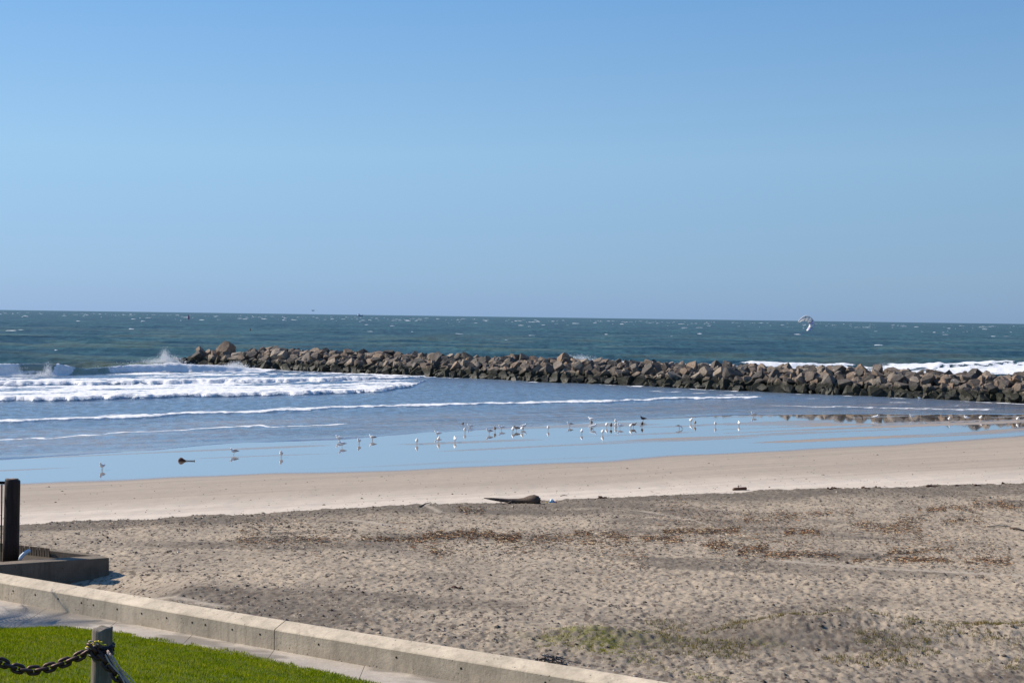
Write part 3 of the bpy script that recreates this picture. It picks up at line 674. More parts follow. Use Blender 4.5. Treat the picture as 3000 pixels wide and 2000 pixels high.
bz = lawn_z(bx, by)+(fbm(bx*0.8, by*0.8, 3, 3)-0.5)*0.05
clump = fbm(bx*2.2, by*2.2, 46, 3)
h = (0.022+0.045*np.random.rand(N))*(0.55+0.9*clump); an = np.random.rand(N)*2*math.pi; wd = 0.0055+0.005*np.random.rand(N)
lx = np.random.randn(N)*0.45*h; ly = np.random.randn(N)*0.45*h
dx, dy = np.cos(an)*wd, np.sin(an)*wd
Vb = np.stack([np.stack([bx-dx, by-dy, bz-0.01], -1), np.stack([bx+dx, by+dy, bz-0.01], -1), np.stack([bx+lx, by+ly, bz+h], -1)], 1).reshape(-1, 3)
me = npmesh('grass', Vb, np.arange(3*N).reshape(-1, 3))
gm = mat_blades('grass', [(0.0, (0.10, 0.15, 0.003)), (0.5, (0.20, 0.275, 0.004)), (0.85, (0.29, 0.36, 0.008)), (1.0, (0.42, 0.38, 0.06))], 0.35, 0.55)
tag(link('grass', me, gm), 'short green grass blades of the lawn at lower left', 'grass', kind='stuff')

# ------------------------------------------------------------------ wooden post, chains and rope on the lawn
PY_ = 16.1
pc = PY(298, 1838, PY_)
wood_g = mat_wood('grey_wood', (0.075, 0.062, 0.05), (0.29, 0.25, 0.205))
post_h = pc.z-float(lawn_z(pc.x, PY_))+0.25
rings = []
for k, (z, r) in enumerate([(0, .118), (post_h*.3, .116), (post_h*.6, .113), (post_h-.03, .110), (post_h-.008, .107), (post_h, .100)]):
    rings.append(((0.006*k-0.01, 0, z), (1, 0, 0), (0, 1, 0), r, r))
V, F = loft(rings, 24)
for i, v in enumerate(V):
    k = i % 24; f = 1+0.025*math.sin(k*2.1)+0.02*math.sin(k*5.3+1); V[i] = (v[0]*f, v[1]*f, v[2]+(0.012*math.sin(k) if i >= 96 else 0))
post = link('wooden_post', pymesh('wooden_post', V, F, True), wood_g); post.location = (pc.x, PY_, pc.z-post_h)
tag(post, 'weathered grey wooden post on the lawn holding a heavy rusty chain', 'post')
rust = M('rusty_iron'); nz = rust.noise(rust.co('Object'), 20, 5, 0.7)
rust.p(Base_Color=rust.mix(rust.rng(nz, .3, .7), (0.028, 0.018, 0.018), (0.11, 0.058, 0.045)), Roughness=0.5, Metallic=0.55, Normal=rust.bump(nz, 0.4, 0.01)); rust = rust.m
def link_mesh(Lh=0.052, W=0.029, r=0.0155):
    pts = []; n = 20
    for i in range(n):
        a_ = 2*math.pi*i/n; c, s = math.cos(a_), math.sin(a_)
        pts.append(Vector((math.copysign(Lh-W, c)+W*c if abs(c) > 1e-6 else 0, W*s, 0)))
    V = []; F = []; m_ = 8
    for i in range(n):
        t = (pts[(i+1) % n]-pts[i-1]).normalized(); nn = Vector((0, 0, 1)); b = t.cross(nn)
        for j in range(m_):
            q = 2*math.pi*j/m_; v = pts[i]+b*(r*math.cos(q))+nn*(r*math.sin(q)); V.append(tuple(v))
    for i in range(n):
        for j in range(m_):
            F.append((i*m_+j, i*m_+(j+1) % m_, ((i+1) % n)*m_+(j+1) % m_, ((i+1) % n)*m_+j))
    me = pymesh('link', V, F, True); me.materials.append(rust); return me
lme = link_mesh(0.064, 0.040, 0.0195)
def chain(name, pts, label, pitch=0.0855, roll0=0.0):
    pts = resample([Vector(p) for p in pts], 0.004)
    c = empty(name, pts[0]); tag(c, label, 'chain', 'chains hung on the wooden post')
    d = pitch; i = 0; k = 0; acc_ = pitch
    for p, q in zip(pts, pts[1:]):
        acc_ += (q-p).length
        if acc_ >= pitch:
            acc_ -= pitch; t = (q-p).normalized()
            o = bpy.data.objects.new('link', lme); col.objects.link(o); o.parent = c; o.location = p-pts[0]
            up = Vector((0, -1, 0.0)); y = up.cross(t).normalized(); z = t.cross(y)
            B = Matrix((t, y, z)).transposed() @ Matrix.Rotation(roll0+(k % 2)*math.pi/2+random.uniform(-.12, .12), 3, 'X')
            o.rotation_euler = B.to_euler(); k += 1
    return c
fy = PY_-0.155
cl = [PY(u, v, y) for u, v, y in [(272, 1897, fy), (250, 1912, fy-.01), (224, 1926, fy-.03), (178, 1944, fy-.07), (133, 1958, fy-.10), (87, 1965, fy-.14), (46, 1957, fy-.18), (0, 1938, fy-.22), (-50, 1908, fy-.26), (-110, 1862, fy-.3)]]
chain('chain', smooth_line(resample(cl, .02), 20), 'rusty chain sagging from the wooden post to the left', roll0=0.2)
cr = [PY(u, v, y) for u, v, y in [(268, 1899, fy-.01), (285, 1918, fy-.02), (306, 1935, fy-.03), (326, 1962, fy-.05), (350, 1988, fy-.08), (385, 2030, fy-.11), (440, 2080, fy-.15)]]
chain('chain', smooth_line(resample(cr, .02), 12), 'rusty chain running down right from the wooden post beside the rope', roll0=0.9)
rope_m = mat_wood('pale_rope', (0.42, 0.25, 0.19), (0.74, 0.62, 0.52), (40, 40, 40), 0.9)
yel = simple('yellow_twine', (0.55, 0.45, 0.05), 0.9); blk = simple('black_rubber', (0.012, 0.014, 0.02), 0.45, 0.3, 20)
rope = empty('rope', PY(312, 1905, fy)); tag(rope, 'frayed pale rope tied round the wooden post and running down right', 'rope')
r0 = rope.location
for k, (a_, b_, rad) in enumerate([((314, 1904), (388, 2010), .012), ((311, 1910), (378, 2010), .011), ((318, 1912), (400, 2010), .008), ((308, 1916), (368, 2004), .009)]):
    pts = [PY(a_[0]+(b_[0]-a_[0])*t+3*math.sin(t*7+k), a_[1]+(b_[1]-a_[1])*t, fy-.02-.012*k-.08*t)-r0 for t in np.linspace(0, 1, 12)]
    V, F = tube(pts, rad, 7); link('strand', pymesh('strand', V, F), rope_m, rope)
for j in range(4):        # turns of dark cord and pale rope round the post
    z = (PY(298, 1889+j*8, PY_).z-r0.z); pts = []
    for i in range(25):
        q = 2*math.pi*i/24; rr_ = 0.128+0.006*math.sin(i*1.7+j)
        pts.append((pc.x-r0.x+rr_*math.cos(q), PY_-r0.y+rr_*math.sin(q), z+0.012*math.sin(q*2+j)))
    V, F = tube(pts, 0.017, 7); link('wrapping', pymesh('wrapping', V, F), blk, rope)
for j, (u, v, m_) in enumerate([(272, 1881, rope_m), (288, 1879, yel), (299, 1883, yel), (266, 1889, yel), (262, 1896, rope_m), (276, 1893, rope_m), (323, 1947, yel), (318, 1952, rope_m)]):
    c = PY(u, v, fy-0.03)-r0; pts = []
    for i in range(9):
        t = i/8; pts.append(c+Vector(((t-.5)*.09, -.012*math.sin(t*6), .016*math.sin(t*4+j)+(0.03*(t-.5) if j % 2 else -0.025*(t-.5)))))
    V, F = tube(pts, 0.0085, 6); link('knot', pymesh('knot', V, F), m_, rope)

# ------------------------------------------------------------------ planter with piling at the left
PZ = 3.17
pA, pB, pC = P(-420, 1680, PZ), P(320, 1633, PZ), P(55, 1596, PZ)
planter_m = mat_concrete('planter_concrete', (0.19, 0.15, 0.11), 0.8)
planter = empty('planter', (pB.x, pB.y, PZ-0.4)); tag(planter, 'wedge-shaped concrete planter curb casting a shadow behind the sea wall', 'planter')
def prism(poly, z0, z1, name, mat, parent, off):
    n = len(poly); V = [(x-off[0], y-off[1], z0-off[2]) for x, y in poly]+[(x-off[0], y-off[1], z1-off[2]) for x, y in poly]
    F = [tuple(range(n)), tuple(range(n, 2*n))]+[(i, (i+1) % n, n+(i+1) % n, n+i) for i in range(n)]
    me = pymesh(name, V, F, False); bm = bmesh.new(); bm.from_mesh(me); bmesh.ops.bevel(bm, geom=bm.edges[:], offset=0.012, segments=1, affect='EDGES'); bm.to_mesh(me); bm.free()
    return link(name, me, mat, parent)
off = planter.location
d1 = (pA-pB).normalized(); d2 = (pC-pB).normalized()
n1 = Vector((-d1.y, d1.x, 0)); n1 = n1 if n1.y > 0 else -n1
n2 = Vector((-d2.y, d2.x, 0)); n2 = n2 if n2.y < 0 else -n2
q0, q1 = pB, pB+d1*9.5; 
prism([(pB.x, pB.y), (q1.x, q1.y), (q1.x+n1.x*.32, q1.y+n1.y*.32), (pB.x+d1.x*.15+n1.x*.55, pB.y+d1.y*.15+n1.y*.55)], PZ-1.2, PZ, 'front_curb', planter_m, planter, off)
bs = pB+n1*0.75+d1*0.1; pe = pB+d2*9
bd = (Vector((P(55, 1596, PZ).x, P(55, 1596, PZ).y, 0))-Vector((bs.x, bs.y, 0))).normalized()
bn = Vector((-bd.y, bd.x, 0)); be = bs+bd*8
prism([(bs.x, bs.y), (be.x, be.y), (be.x+bn.x*.2, be.y+bn.y*.2), (bs.x+bn.x*.2, bs.y+bn.y*.2)], PZ-1.2, PZ-0.02, 'back_curb', planter_m, planter, off)
soil = simple('soil', (0.07, 0.055, 0.04), 0.95, 0.4, 5)
i0 = pB+d1*1.0+n1*.3; 
slat_m = mat_wood('slat_wood', (0.07, 0.045, 0.03), (0.34, 0.26, 0.18))
sme = boxmesh('slat', 0.085, 0.03, 0.34, 0.006)
sme.materials.append(slat_m)
prism([(pB.x+d1.x*.6+n1.x*.3, pB.y+d1.y*.6+n1.y*.3), (q1.x+n1.x*.3, q1.y+n1.y*.3), (be.x, be.y), (bs.x+bd.x*.3, bs.y+bd.y*.3)], PZ-0.9, PZ-0.22, 'soil', soil, planter, off)
for k in range(24):
    u = 128-k*9.5
    t = k*0.105; b = bs+bd*(1.85+t)-bn*0.06*0
    o = bpy.data.objects.new('slat', sme); col.objects.link(o); o.parent = planter
    o.location = (b.x-off.x+bn.x*.24, b.y-off.y+bn.y*.24, PZ-0.28-off.z); o.rotation_euler = (0, random.uniform(-.04, .04), math.atan2(bd.y, bd.x))
# white bent pipe
pipe_c = PY(60, 1634, 42.2)
pts = [PY(58, 1640, 42.1)-pipe_c, PY(62, 1630, 42.15)-pipe_c, PY(70, 1622, 42.2)-pipe_c, PY(80, 1615, 42.25)-pipe_c, PY(88, 1612, 42.3)-pipe_c]
V, F = tube(pts, [.055, .058, .06, .06, .058], 12); pipe = link('pipe', pymesh('pipe', V, F), simple('white_pipe', (0.55, 0.60, 0.66), 0.5)); pipe.location = pipe_c
tag(pipe, 'short white bent pipe at the foot of the dark piling', 'pipe')
# plants in the planter
V = []; F = []
for i in range(900):
    t = random.uniform(0.05, 1); b = bs+bd*random.uniform(0.9, 3.2)-bn*random.uniform(0.0, 0.4)
    if i > 650: b = pB+d1*random.uniform(2.6, 6)+n1*random.uniform(.34, .6)
    x, y = b.x, b.y; hh = random.uniform(.05, .2); k = len(V); an_ = random.random()*6.28; wv = .018
    V += [(x-wv*math.cos(an_), y-wv*math.sin(an_), PZ-.23), (x+wv*math.cos(an_), y+wv*math.sin(an_), PZ-.23), (x+random.gauss(0, .05), y+random.gauss(0, .05), PZ-.23+hh)]; F.append((k, k+1, k+2))
pg = link('weeds', npmesh('weeds', V, F), mat_blades('weeds', [(0, (0.03, 0.06, 0.01)), (.7, (0.08, 0.12, 0.02)), (1, (0.2, 0.15, 0.03))]))
tag(pg, 'low green weeds growing inside the concrete planter', 'weeds', kind='stuff')
# piling
tar = mat_wood('tarred_wood', (0.012, 0.008, 0.008), (0.05, 0.03, 0.026), (10, 10, 0.6), 0.65)
base = PY(31, 1634, 42.6); base.z = PZ-0.3
topz = PY(35, 1403, 42.6).z; H_ = topz-base.z
rings = []
for k, (z, r) in enumerate([(0, .235), (H_*.3, .232), (H_*.6, .226), (H_*.9, .222), (H_-.04, .22), (H_, .20)]):
    rings.append(((0.045*z/H_*1.0, 0, z), (1, 0, 0), (0, 1, 0), r, r))
V, F = loft(rings, 26)
for i, v in enumerate(V):
    k = i % 26; f = 1+0.03*math.sin(k*1.9)+.02*math.sin(k*4.4); cx = 0.045*v[2]/H_; V[i] = (cx+(v[0]-cx)*f, v[1]*f, v[2]+(.03*math.cos(k*.24+2.5) if i >= 104 else 0))
pil = empty('piling', base); tag(pil, 'thick black tarred wooden piling standing in the planter at the left edge', 'piling')
link('shaft', pymesh('shaft', V, F), tar, pil)
link('cut_end', pymesh('cut_end', *loft([((0.045, 0, H_-.005), (1, 0, 0), (0, 1, 0), .17, .17), ((0.045, 0, H_+.012), (1, 0, 0), (0, 1, 0), .165, .165)], 20)), mat_wood('cut_wood', (.12, .075, .05), (.3, .2, .14), (9, 9, 9)), pil)
rail = empty('railing', base+Vector((-1.8, 0.05, 0))); tag(rail, 'dark railing running left from the black piling at the picture edge', 'railing')
ro = rail.location
black = simple('black_paint', (0.012, 0.012, 0.014), 0.5)
zt = PY(5, 1414, 42.6).z
V, F = tube([(-3.0, 0, zt-ro.z), (1.7, 0, zt-ro.z)], .045, 8); link('top_rail', pymesh('top_rail', V, F), black, rail)
for xx in (-2.6, -1.0): 
    V, F = tube([(xx, 0, -.2), (xx, 0, zt-ro.z)], .04, 8); link('upright', pymesh('upright', V, F), black, rail)
V, F = tube([(1.50, -0.02, -0.1), (1.51, -0.02, zt-ro.z-.05)], .022, 8); link('upright', pymesh('upright', V, F), simple('green_paint', (0.02, 0.06, 0.03), .5), rail)

# ------------------------------------------------------------------ palm just outside the frame, its fronds shade the path
palm = empty('palm_tree', (-17.6, 36.5, 2.6)); tag(palm, 'short palm tree just beyond the left edge whose fronds shade the path', 'palm')
V, F = tube([(0, 0, 0), (.05, 0, 1.2), (.15, 0, 2.6), (.3, -.05, 3.9)], [.24, .2, .17, .16], 12); link('trunk', pymesh('trunk', V, F), mat_wood('palm_bark', (.12, .09, .06), (.25, .19, .13), (3, 3, 12)), palm)
V = []; F = []
for i in range(26):
    t = i/25; cx = 1.9*t; cz = .55*math.sin(t*2.2)-.75*t*t; L_ = .55*math.sin(math.pi*(.12+.86*t))+.04
    for sg in (-1, 1):
        k = len(V); V += [(cx, 0, cz), (cx+.045, 0, cz), (cx+.30*L_+.1, sg*L_, cz-.25*L_)]; F.append((k, k+1, k+2))
fr = npmesh('frond', V, F); fr.materials.append(mat_blades('palm_leaf', [(0, (.04, .07, .015)), (1, (.08, .12, .03))]))
for k in range(13):
    o = bpy.data.objects.new('frond', fr); col.objects.link(o); o.parent = palm; o.location = (.3, -.05, 3.9); o.rotation_euler = (0, random.uniform(-.7, .5), k*2.4)

# ------------------------------------------------------------------ gulls
white_m = simple('white_feathers', (0.88, 0.88, 0.86), 0.8, 0.03); grey_m = simple('grey_feathers', (0.60, 0.61, 0.63), 0.8, 0.1)
slate_m = simple('slate_feathers', (0.09, 0.092, 0.10), 0.8, 0.2); brown_m = simple('brown_feathers', (0.075, 0.06, 0.05), 0.8, 0.3)
pale_brown = simple('mottled_feathers', (0.34, 0.30, 0.26), 0.8, 0.3, 30)
beak_m = simple('beak', (0.6, 0.4, 0.06), 0.5); leg_m = simple('leg', (0.35, 0.24, 0.18), 0.6); dbeak = simple('dark_beak', (0.03, 0.028, 0.025), 0.5)
def gull_meshes(head):
    Rr = []
    if head == 'up': spine = [(-.27, .195, .012, .008), (-.2, .205, .04, .022), (-.1, .215, .078, .075), (0, .222, .096, .10), (.08, .24, .088, .095), (.125, .28, .06, .065), (.145, .32, .047, .05), (.165, .35, .05, .048), (.195, .36, .034, .034), (.215, .355, .012, .014)]
    else: spine = [(-.27, .215, .012, .008), (-.2, .22, .04, .022), (-.1, .23, .068, .06), (0, .225, .082, .08), (.09, .205, .07, .07), (.15, .16, .048, .05), (.18, .115, .04, .04), (.205, .085, .04, .04), (.225, .07, .03, .03), (.24, .06, .012, .012)]
    for i, (x, z, ry, rz) in enumerate(spine):
        x0, z0 = spine[max(i-1, 0)][:2]; x1, z1 = spine[min(i+1, len(spine)-1)][:2]
        t = Vector((x1-x0, 0, z1-z0)).normalized(); v = Vector((-t.z, 0, t.x)); Rr.append(((x, 0, z), (0, 1, 0), v, ry, rz))
    body = pymesh('body', *loft(Rr, 10))
    wings = []
    for s in (-1, 1):
        W = []
        for x, z, ry, rz in [(.07, .255, .01, .015), (.03, .262, .02, .036), (-.05, .262, .026, .04), (-.15, .246, .02, .03), (-.24, .23, .012, .015), (-.31, .222, .004, .006)]:
            W.append(((x, s*(.07 if x > -.1 else .045 if x > -.2 else .02), z), (0, 1, 0), (0, 0, 1), ry, rz))
        wings.append(pymesh('wing', *loft(W, 8)))
    hx, hz = (spine[-1][0], spine[-1][1])
    bk = pymesh('beak', *loft([((hx-.01, 0, hz), (0, 1, 0), (0, 0, 1), .012, .014), ((hx+.035, 0, hz-.004), (0, 1, 0), (0, 0, 1), .008, .011), ((hx+.06, 0, hz-.012), (0, 1, 0), (0, 0, 1), .002, .002)], 6))
    legs = [pymesh('leg', *loft([((.01, s*.03, 0.0), (1, 0, 0), (0, 1, 0), .02, .012), ((.0, s*.03, .012), (1, 0, 0), (0, 1, 0), .009, .009), ((-.01, s*.03, .17), (1, 0, 0), (0, 1, 0), .01, .01)], 6)) for s in (-1, 1)]
    return body, wings, bk, legs
GM = {}
for head in ('up', 'down'):
    for kind, (bm_, wm_, km_) in dict(white=(white_m, grey_m, beak_m), pale=(white_m, white_m, beak_m), slate=(white_m, slate_m, beak_m), dark=(brown_m, brown_m, dbeak), mott=(pale_brown, brown_m, dbeak)).items():
        b, wg, k, lg = gull_meshes(head); b.materials.append(bm_); k.materials.append(km_)
        for x in wg: x.materials.append(wm_)
        for x in lg: x.materials.append(leg_m)
        GM[kind, head] = (b, wg, k, lg)
def gull(u, v, kind, face, label, head='up', s=1.12, z=None):
    p = PG(u, v) if z is None else P(u, v, z)
    rz = {'L': math.pi, 'R': 0, 'F': -math.pi/2, 'B': math.pi/2}[face]+random.uniform(-.35, .35)
    o = empty('gull', p, rz); o.scale = (s,)*3; b, wg, k, lg = GM[kind, head]
    tag(o, label, 'gull', 'gulls resting on the wet sand')
    for nm, mm in [('body', b), ('wing', wg[0]), ('wing', wg[1]), ('beak', k), ('leg', lg[0]), ('leg', lg[1])]: link(nm, mm, None, o)
GULLS = [
 (299, 1376, 'pale', 'F', 'white gull farthest left and nearest the beach, left of the brown stump'),
 (685, 1332, 'slate', 'L', 'gull with a dark back just right of the brown stump on the wet sand'),
 (824, 1339, 'pale', 'F', 'lone white gull on the mirror sand, third from the left'),
 (993, 1292, 'white', 'L', 'white gull behind the large left-facing one, fourth from the left'),
 (1002, 1309, 'white', 'L', 'large gull in left profile with its tail to the right, fifth from the left'),
 (1052, 1301, 'pale', 'F', 'white gull sixth from the left, between two pairs of gulls'),
 (1091, 1290, 'slate', 'L', 'gull with a dark right side, seventh from the left'),
 (1221, 1301, 'pale', 'F', 'lone white gull eighth from the left, below the thin foam line'),
 (1282, 1278, 'white', 'L', 'farther gull of the close pair ninth and tenth from the left'),
 (1284, 1295, 'slate', 'F', 'nearer dark-backed gull of the close pair ninth and tenth from the left'),
 (1333, 1295, 'white', 'B', 'white gull just right of the close pair, eleventh from the left'),
 (1355, 1251, 'dark', 'F', 'small dark gull at the edge of the foam, left of the main flock'),
 (1362, 1268, 'pale', 'F', 'white gull nearest the beach of three by the small dark gull'),
 (1377, 1256, 'white', 'L', 'white gull just right of the small dark gull'),
 (1394, 1231, 'pale', 'F', 'white gull standing on the thin foam line, farthest out of the left half'),
 (1433, 1271, 'slate', 'L', 'gull with a dark tail, leftmost of the row of seven gulls'),
 (1450, 1264, 'mott', 'F', 'brownish mottled gull, second in the row of seven'),
 (1469, 1260, 'white', 'L', 'gull facing left, third in the row of seven'),
 (1502, 1266, 'white', 'B', 'grey-backed gull, fourth in the row of seven'),
 (1513, 1262, 'mott', 'L', 'pale brown gull, fifth in the row of seven'),
 (1529, 1264, 'pale', 'F', 'white gull, sixth in the row of seven, beside its farther neighbour'),
 (1534, 1256, 'white', 'R', 'farthest gull at the right end of the row of seven'),
 (1606, 1261, 'white', 'F', 'lone white gull in the gap right of the row of seven'),
 (1669, 1250, 'slate', 'L', 'large left-facing gull with black wings, alone in mid picture'),
 (1704, 1272, 'white', 'B', 'white gull below and left of the upright column of three gulls'),
 (1732, 1236, 'white', 'L', 'farthest of the three gulls standing in one upright column'),
 (1733, 1246, 'mott', 'F', 'middle one of the three gulls standing in one upright column'),
 (1739, 1256, 'pale', 'R', 'nearest of the three gulls standing in one upright column'),
 (1765, 1273, 'white', 'F', 'gull nearest the beach in the dense middle of the flock'),
 (1777, 1252, 'pale', 'F', 'white gull just left of the small black-backed gull in the flock'),
 (1790, 1254, 'dark', 'B', 'small dark gull in the dense middle of the flock'),
 (1804, 1242, 'pale', 'F', 'farthest gull of the cluster of three right of the small dark one'),
 (1804, 1252, 'slate', 'F', 'dark-winged gull of the cluster of three right of the small dark one'),
 (1816, 1255, 'white', 'L', 'nearest gull of the cluster of three right of the small dark one'),
 (1848, 1255, 'pale', 'F', 'left gull of the touching pair before the two dark gulls'),
 (1856, 1252, 'mott', 'R', 'right gull of the touching pair before the two dark gulls'),
 (1884, 1234, 'dark', 'L', 'farther of the two dark brown gulls right of the flock'),
 (1881, 1250, 'dark', 'F', 'nearer of the two dark brown gulls right of the flock'),
 (1990, 1256, 'slate', 'R', 'gull bending its head down to feed with a dark tail to the left'),
 (2024, 1239, 'white', 'F', 'left and farther gull of the pair right of the feeding gull'),
 (2036, 1246, 'mott', 'F', 'right and nearer gull of the pair right of the feeding gull'),
 (2096, 1249, 'pale', 'F', 'lone white gull right of the pair beside the feeding gull'),
 (2165, 1247, 'pale', 'B', 'white gull on blue mirror sand below the gull by the rock reflection'),
 (2208, 1220, 'white', 'L', 'gull standing at the left end of the dark rock reflection'),
 (2565, 1229, 'pale', 'R', 'plump white gull on the dark reflection, left of the five on the right'),
 (2672, 1228, 'white', 'L', 'gull facing left on the dark reflection with tail to the right'),
 (2781, 1235, 'pale', 'F', 'white gull on the reflection, fourth from the right edge'),
 (2832, 1231, 'white', 'L', 'white gull on the reflection, third from the right edge'),
 (2873, 1231, 'pale', 'F', 'white gull on the reflection, second from the right edge'),
 (2981, 1235, 'pale', 'F', 'white gull on the reflection at the right edge')]
for (u, v, kd, f, lb) in GULLS: gull(u, v, kd, f, lb, 'down' if 'bending' in lb else 'up', 1.3 if v > 1245 else 1.4)
o_ = None
gull(2693, 1171, 'pale', 'L', 'white gull in the shallows just in front of the breakwater rocks', z=0.0)

# ------------------------------------------------------------------ driftwood and litter on the sand
drift = mat_wood('driftwood', (0.05, 0.036, 0.028), (0.17, 0.12, 0.09), (3, 22, 22))
dl = PG(1500, 1474); sc_ = dl.y/FPX
log = empty('driftwood_log', dl); tag(log, 'long dark driftwood log with a thick root end lying on the beach crest', 'driftwood')
def px3(u, v): return Vector(((u-1500)*sc_, 0, (1474-v)*sc_))
pts = [px3(u, v) for u, v in [(1417, 1459), (1440, 1462), (1465, 1465), (1490, 1467), (1515, 1467), (1535, 1466), (1552, 1463), (1565, 1461), (1574, 1463), (1581, 1467)]]
for i, p in enumerate(pts): p.y = -0.0+0.15*math.sin(i*.5); p.z = max(p.z, .05)
rd = [.015, .06, .085, .10, .115, .13, .19, .23, .19, .09]
V, F = tube(pts, rd, 12)
for i, v in enumerate(V):
    f = 0.80+0.5*fbm(v[0]*4+v[2]*9, v[1]*9, 5, 3); c = pts[i//12] if i//12 < len(pts) else pts[-1]; V[i] = tuple(c+(Vector(v)-c)*float(f))
link('trunk', pymesh('trunk', V, F), drift, log)
for k, (a_, b_, r1) in enumerate([((1500, 1468), (1482, 1478), .05), ((1566, 1458), (1562, 1449), .05), ((1572, 1462), (1583, 1457), .06), ((1573, 1466), (1584, 1473), .06), ((1562, 1456), (1553, 1451), .04)]):
    p, q = px3(*a_), px3(*b_); q.y = -.1; V, F = tube([p, (p+q)/2+Vector((0, 0, .02)), q], [r1*1.3, r1, r1*.5], 8); link('root', pymesh('root', V, F), drift, log)
# blue litter
bag = PG(1616, 1473); V = []; F = []
def crumple(seed, sx, sy, sz, mat, parent, loc, name):
    bm = bmesh.new(); bmesh.ops.create_icosphere(bm, subdivisions=2, radius=1)
    rs_ = random.Random(seed)
    for v in bm.verts: f = rs_.uniform(.65, 1.15); v.co = Vector((v.co.x*f*sx, v.co.y*f*sy, max(-.1, v.co.z)*f*sz))
    me = bpy.data.meshes.new(name); bm.to_mesh(me); bm.free(); o = link(name, me, mat, parent); o.location = loc; return o
lit = empty('litter', bag); tag(lit, 'crumpled blue and white plastic litter beside the driftwood log', 'litter')
crumple(1, .17, .12, .13, simple('blue_plastic', (.06, .30, .55), .4), lit, (0, 0, .02), 'blue_wrapper'); crumple(2, .10, .08, .10, simple('white_plastic', (.75, .8, .85), .4), lit, (.0, -.03, .12), 'white_wrapper')
crumple(3, .07, .06, .07, simple('red_plastic', (.35, .06, .04), .5), lit, (.2, 0, .03), 'red_scrap'); crumple(4, .08, .06, .05, simple('yellow_plastic', (.45, .30, .06), .5), lit, (-.24, 0, .02), 'yellow_scrap')
# stump on the wet sand
sp = PG(531, 1350); k_ = sp.y/FPX
stump = empty('driftwood_stump', sp); tag(stump, 'reddish brown driftwood stump with a thin stick lying on the mirror-wet sand', 'driftwood')
redw = mat_wood('red_driftwood', (.06, .022, .012), (.17, .075, .04), (6, 6, 6))
V, F = loft([((-.22, 0, .03), (0, 1, 0), (0, 0, 1), .03, .02), ((-.16, 0, .07), (0, 1, 0), (0, 0, 1), .12, .1), ((-.05, 0, .10), (0, 1, 0), (0, 0, 1), .18, .16), ((.08, 0, .09), (0, 1, 0), (0, 0, 1), .16, .13), ((.22, 0, .05), (0, 1, 0), (0, 0, 1), .08, .06), ((.32, 0, .03), (0, 1, 0), (0, 0, 1), .04, .035)], 12)
V = [(v[0], v[1]*(0.85+.3*float(vn(v[0]*9, v[2]*9, 4))), max(-.02, v[2]*(0.85+.3*float(vn(v[0]*8, v[1]*8, 3))))) for v in V]
link('bulb', pymesh('bulb', V, F), redw, stump)
V, F = tube([(.2, 0, .05), (.5, .02, .03), (.92, 0, .035)], [.035, .025, .025], 8); link('stick', pymesh('stick', V, F), drift, stump)
V, F = tube([(.92, 0, .0), (.93, 0, .09)], [.03, .025], 8); link('knob', pymesh('knob', V, F), drift, stump)
# broken timber
tp = PG(2166, 1435); k_ = tp.y/FPX
tim = empty('timber', tp); tag(tim, 'short broken brown timber with an upright stub on the pale sand at right', 'timber')
me = boxmesh('beam', .78, .28, .17, .015, .0); 
for v in me.vertices:
    if v.co.x < -.3: v.co.z *= .7; v.co.x += .1*(v.co.z > .1)
link('beam', me, mat_wood('brown_timber', (.055, .025, .018), (.14, .07, .045), (3, 20, 20)), tim)
V, F = tube([(-.05, 0, .1), (-.06, 0, .27)], [.025, .018], 6); link('stub', pymesh('stub', V, F), drift, tim)
# seaweed clumps on the beach crest
weed_m = mat_wood('seaweed', (.035, .018, .012), (.12, .06, .035), (8, 8, 8))
for (u, v, wpx, lb) in [(2432, 1433, 16, 'small brown seaweed clump, first right of the broken timber'), (2452, 1431, 34, 'wide brown seaweed clump, widest one right of the broken timber'), (2537, 1431, 24, 'brown seaweed clump, third right of the broken timber'), (2572, 1428, 16, 'small seaweed clump, fourth right of the broken timber'),
                        (2730, 1424, 34, 'low seaweed strand at the beach crest far right, left of three clumps'), (2806, 1423, 22, 'brown seaweed clump, third from the right edge on the beach crest'), (2862, 1422, 22, 'brown seaweed clump, second from the right edge on the beach crest'), (2945, 1417, 20, 'brown seaweed clump nearest the right edge on the beach crest'),
                        (1766, 1458, 26, 'brown seaweed clump right of the blue litter on the beach crest'), (1340, 1722, 34, 'lone dark red seaweed clump on the rough sand at centre left')]:
    p = PG(u, v); k_ = p.y/FPX; c = empty('seaweed_clump', p, random.uniform(-.2, .2)); tag(c, lb, 'seaweed', 'seaweed clumps on the beach')
    for j in range(3): crumple(u+j, wpx*k_*.28, wpx*k_*.2, .06+.05*(j == 0), weed_m, c, ((j-1)*wpx*k_*.28, random.uniform(-.1, .1), 0), 'frond')
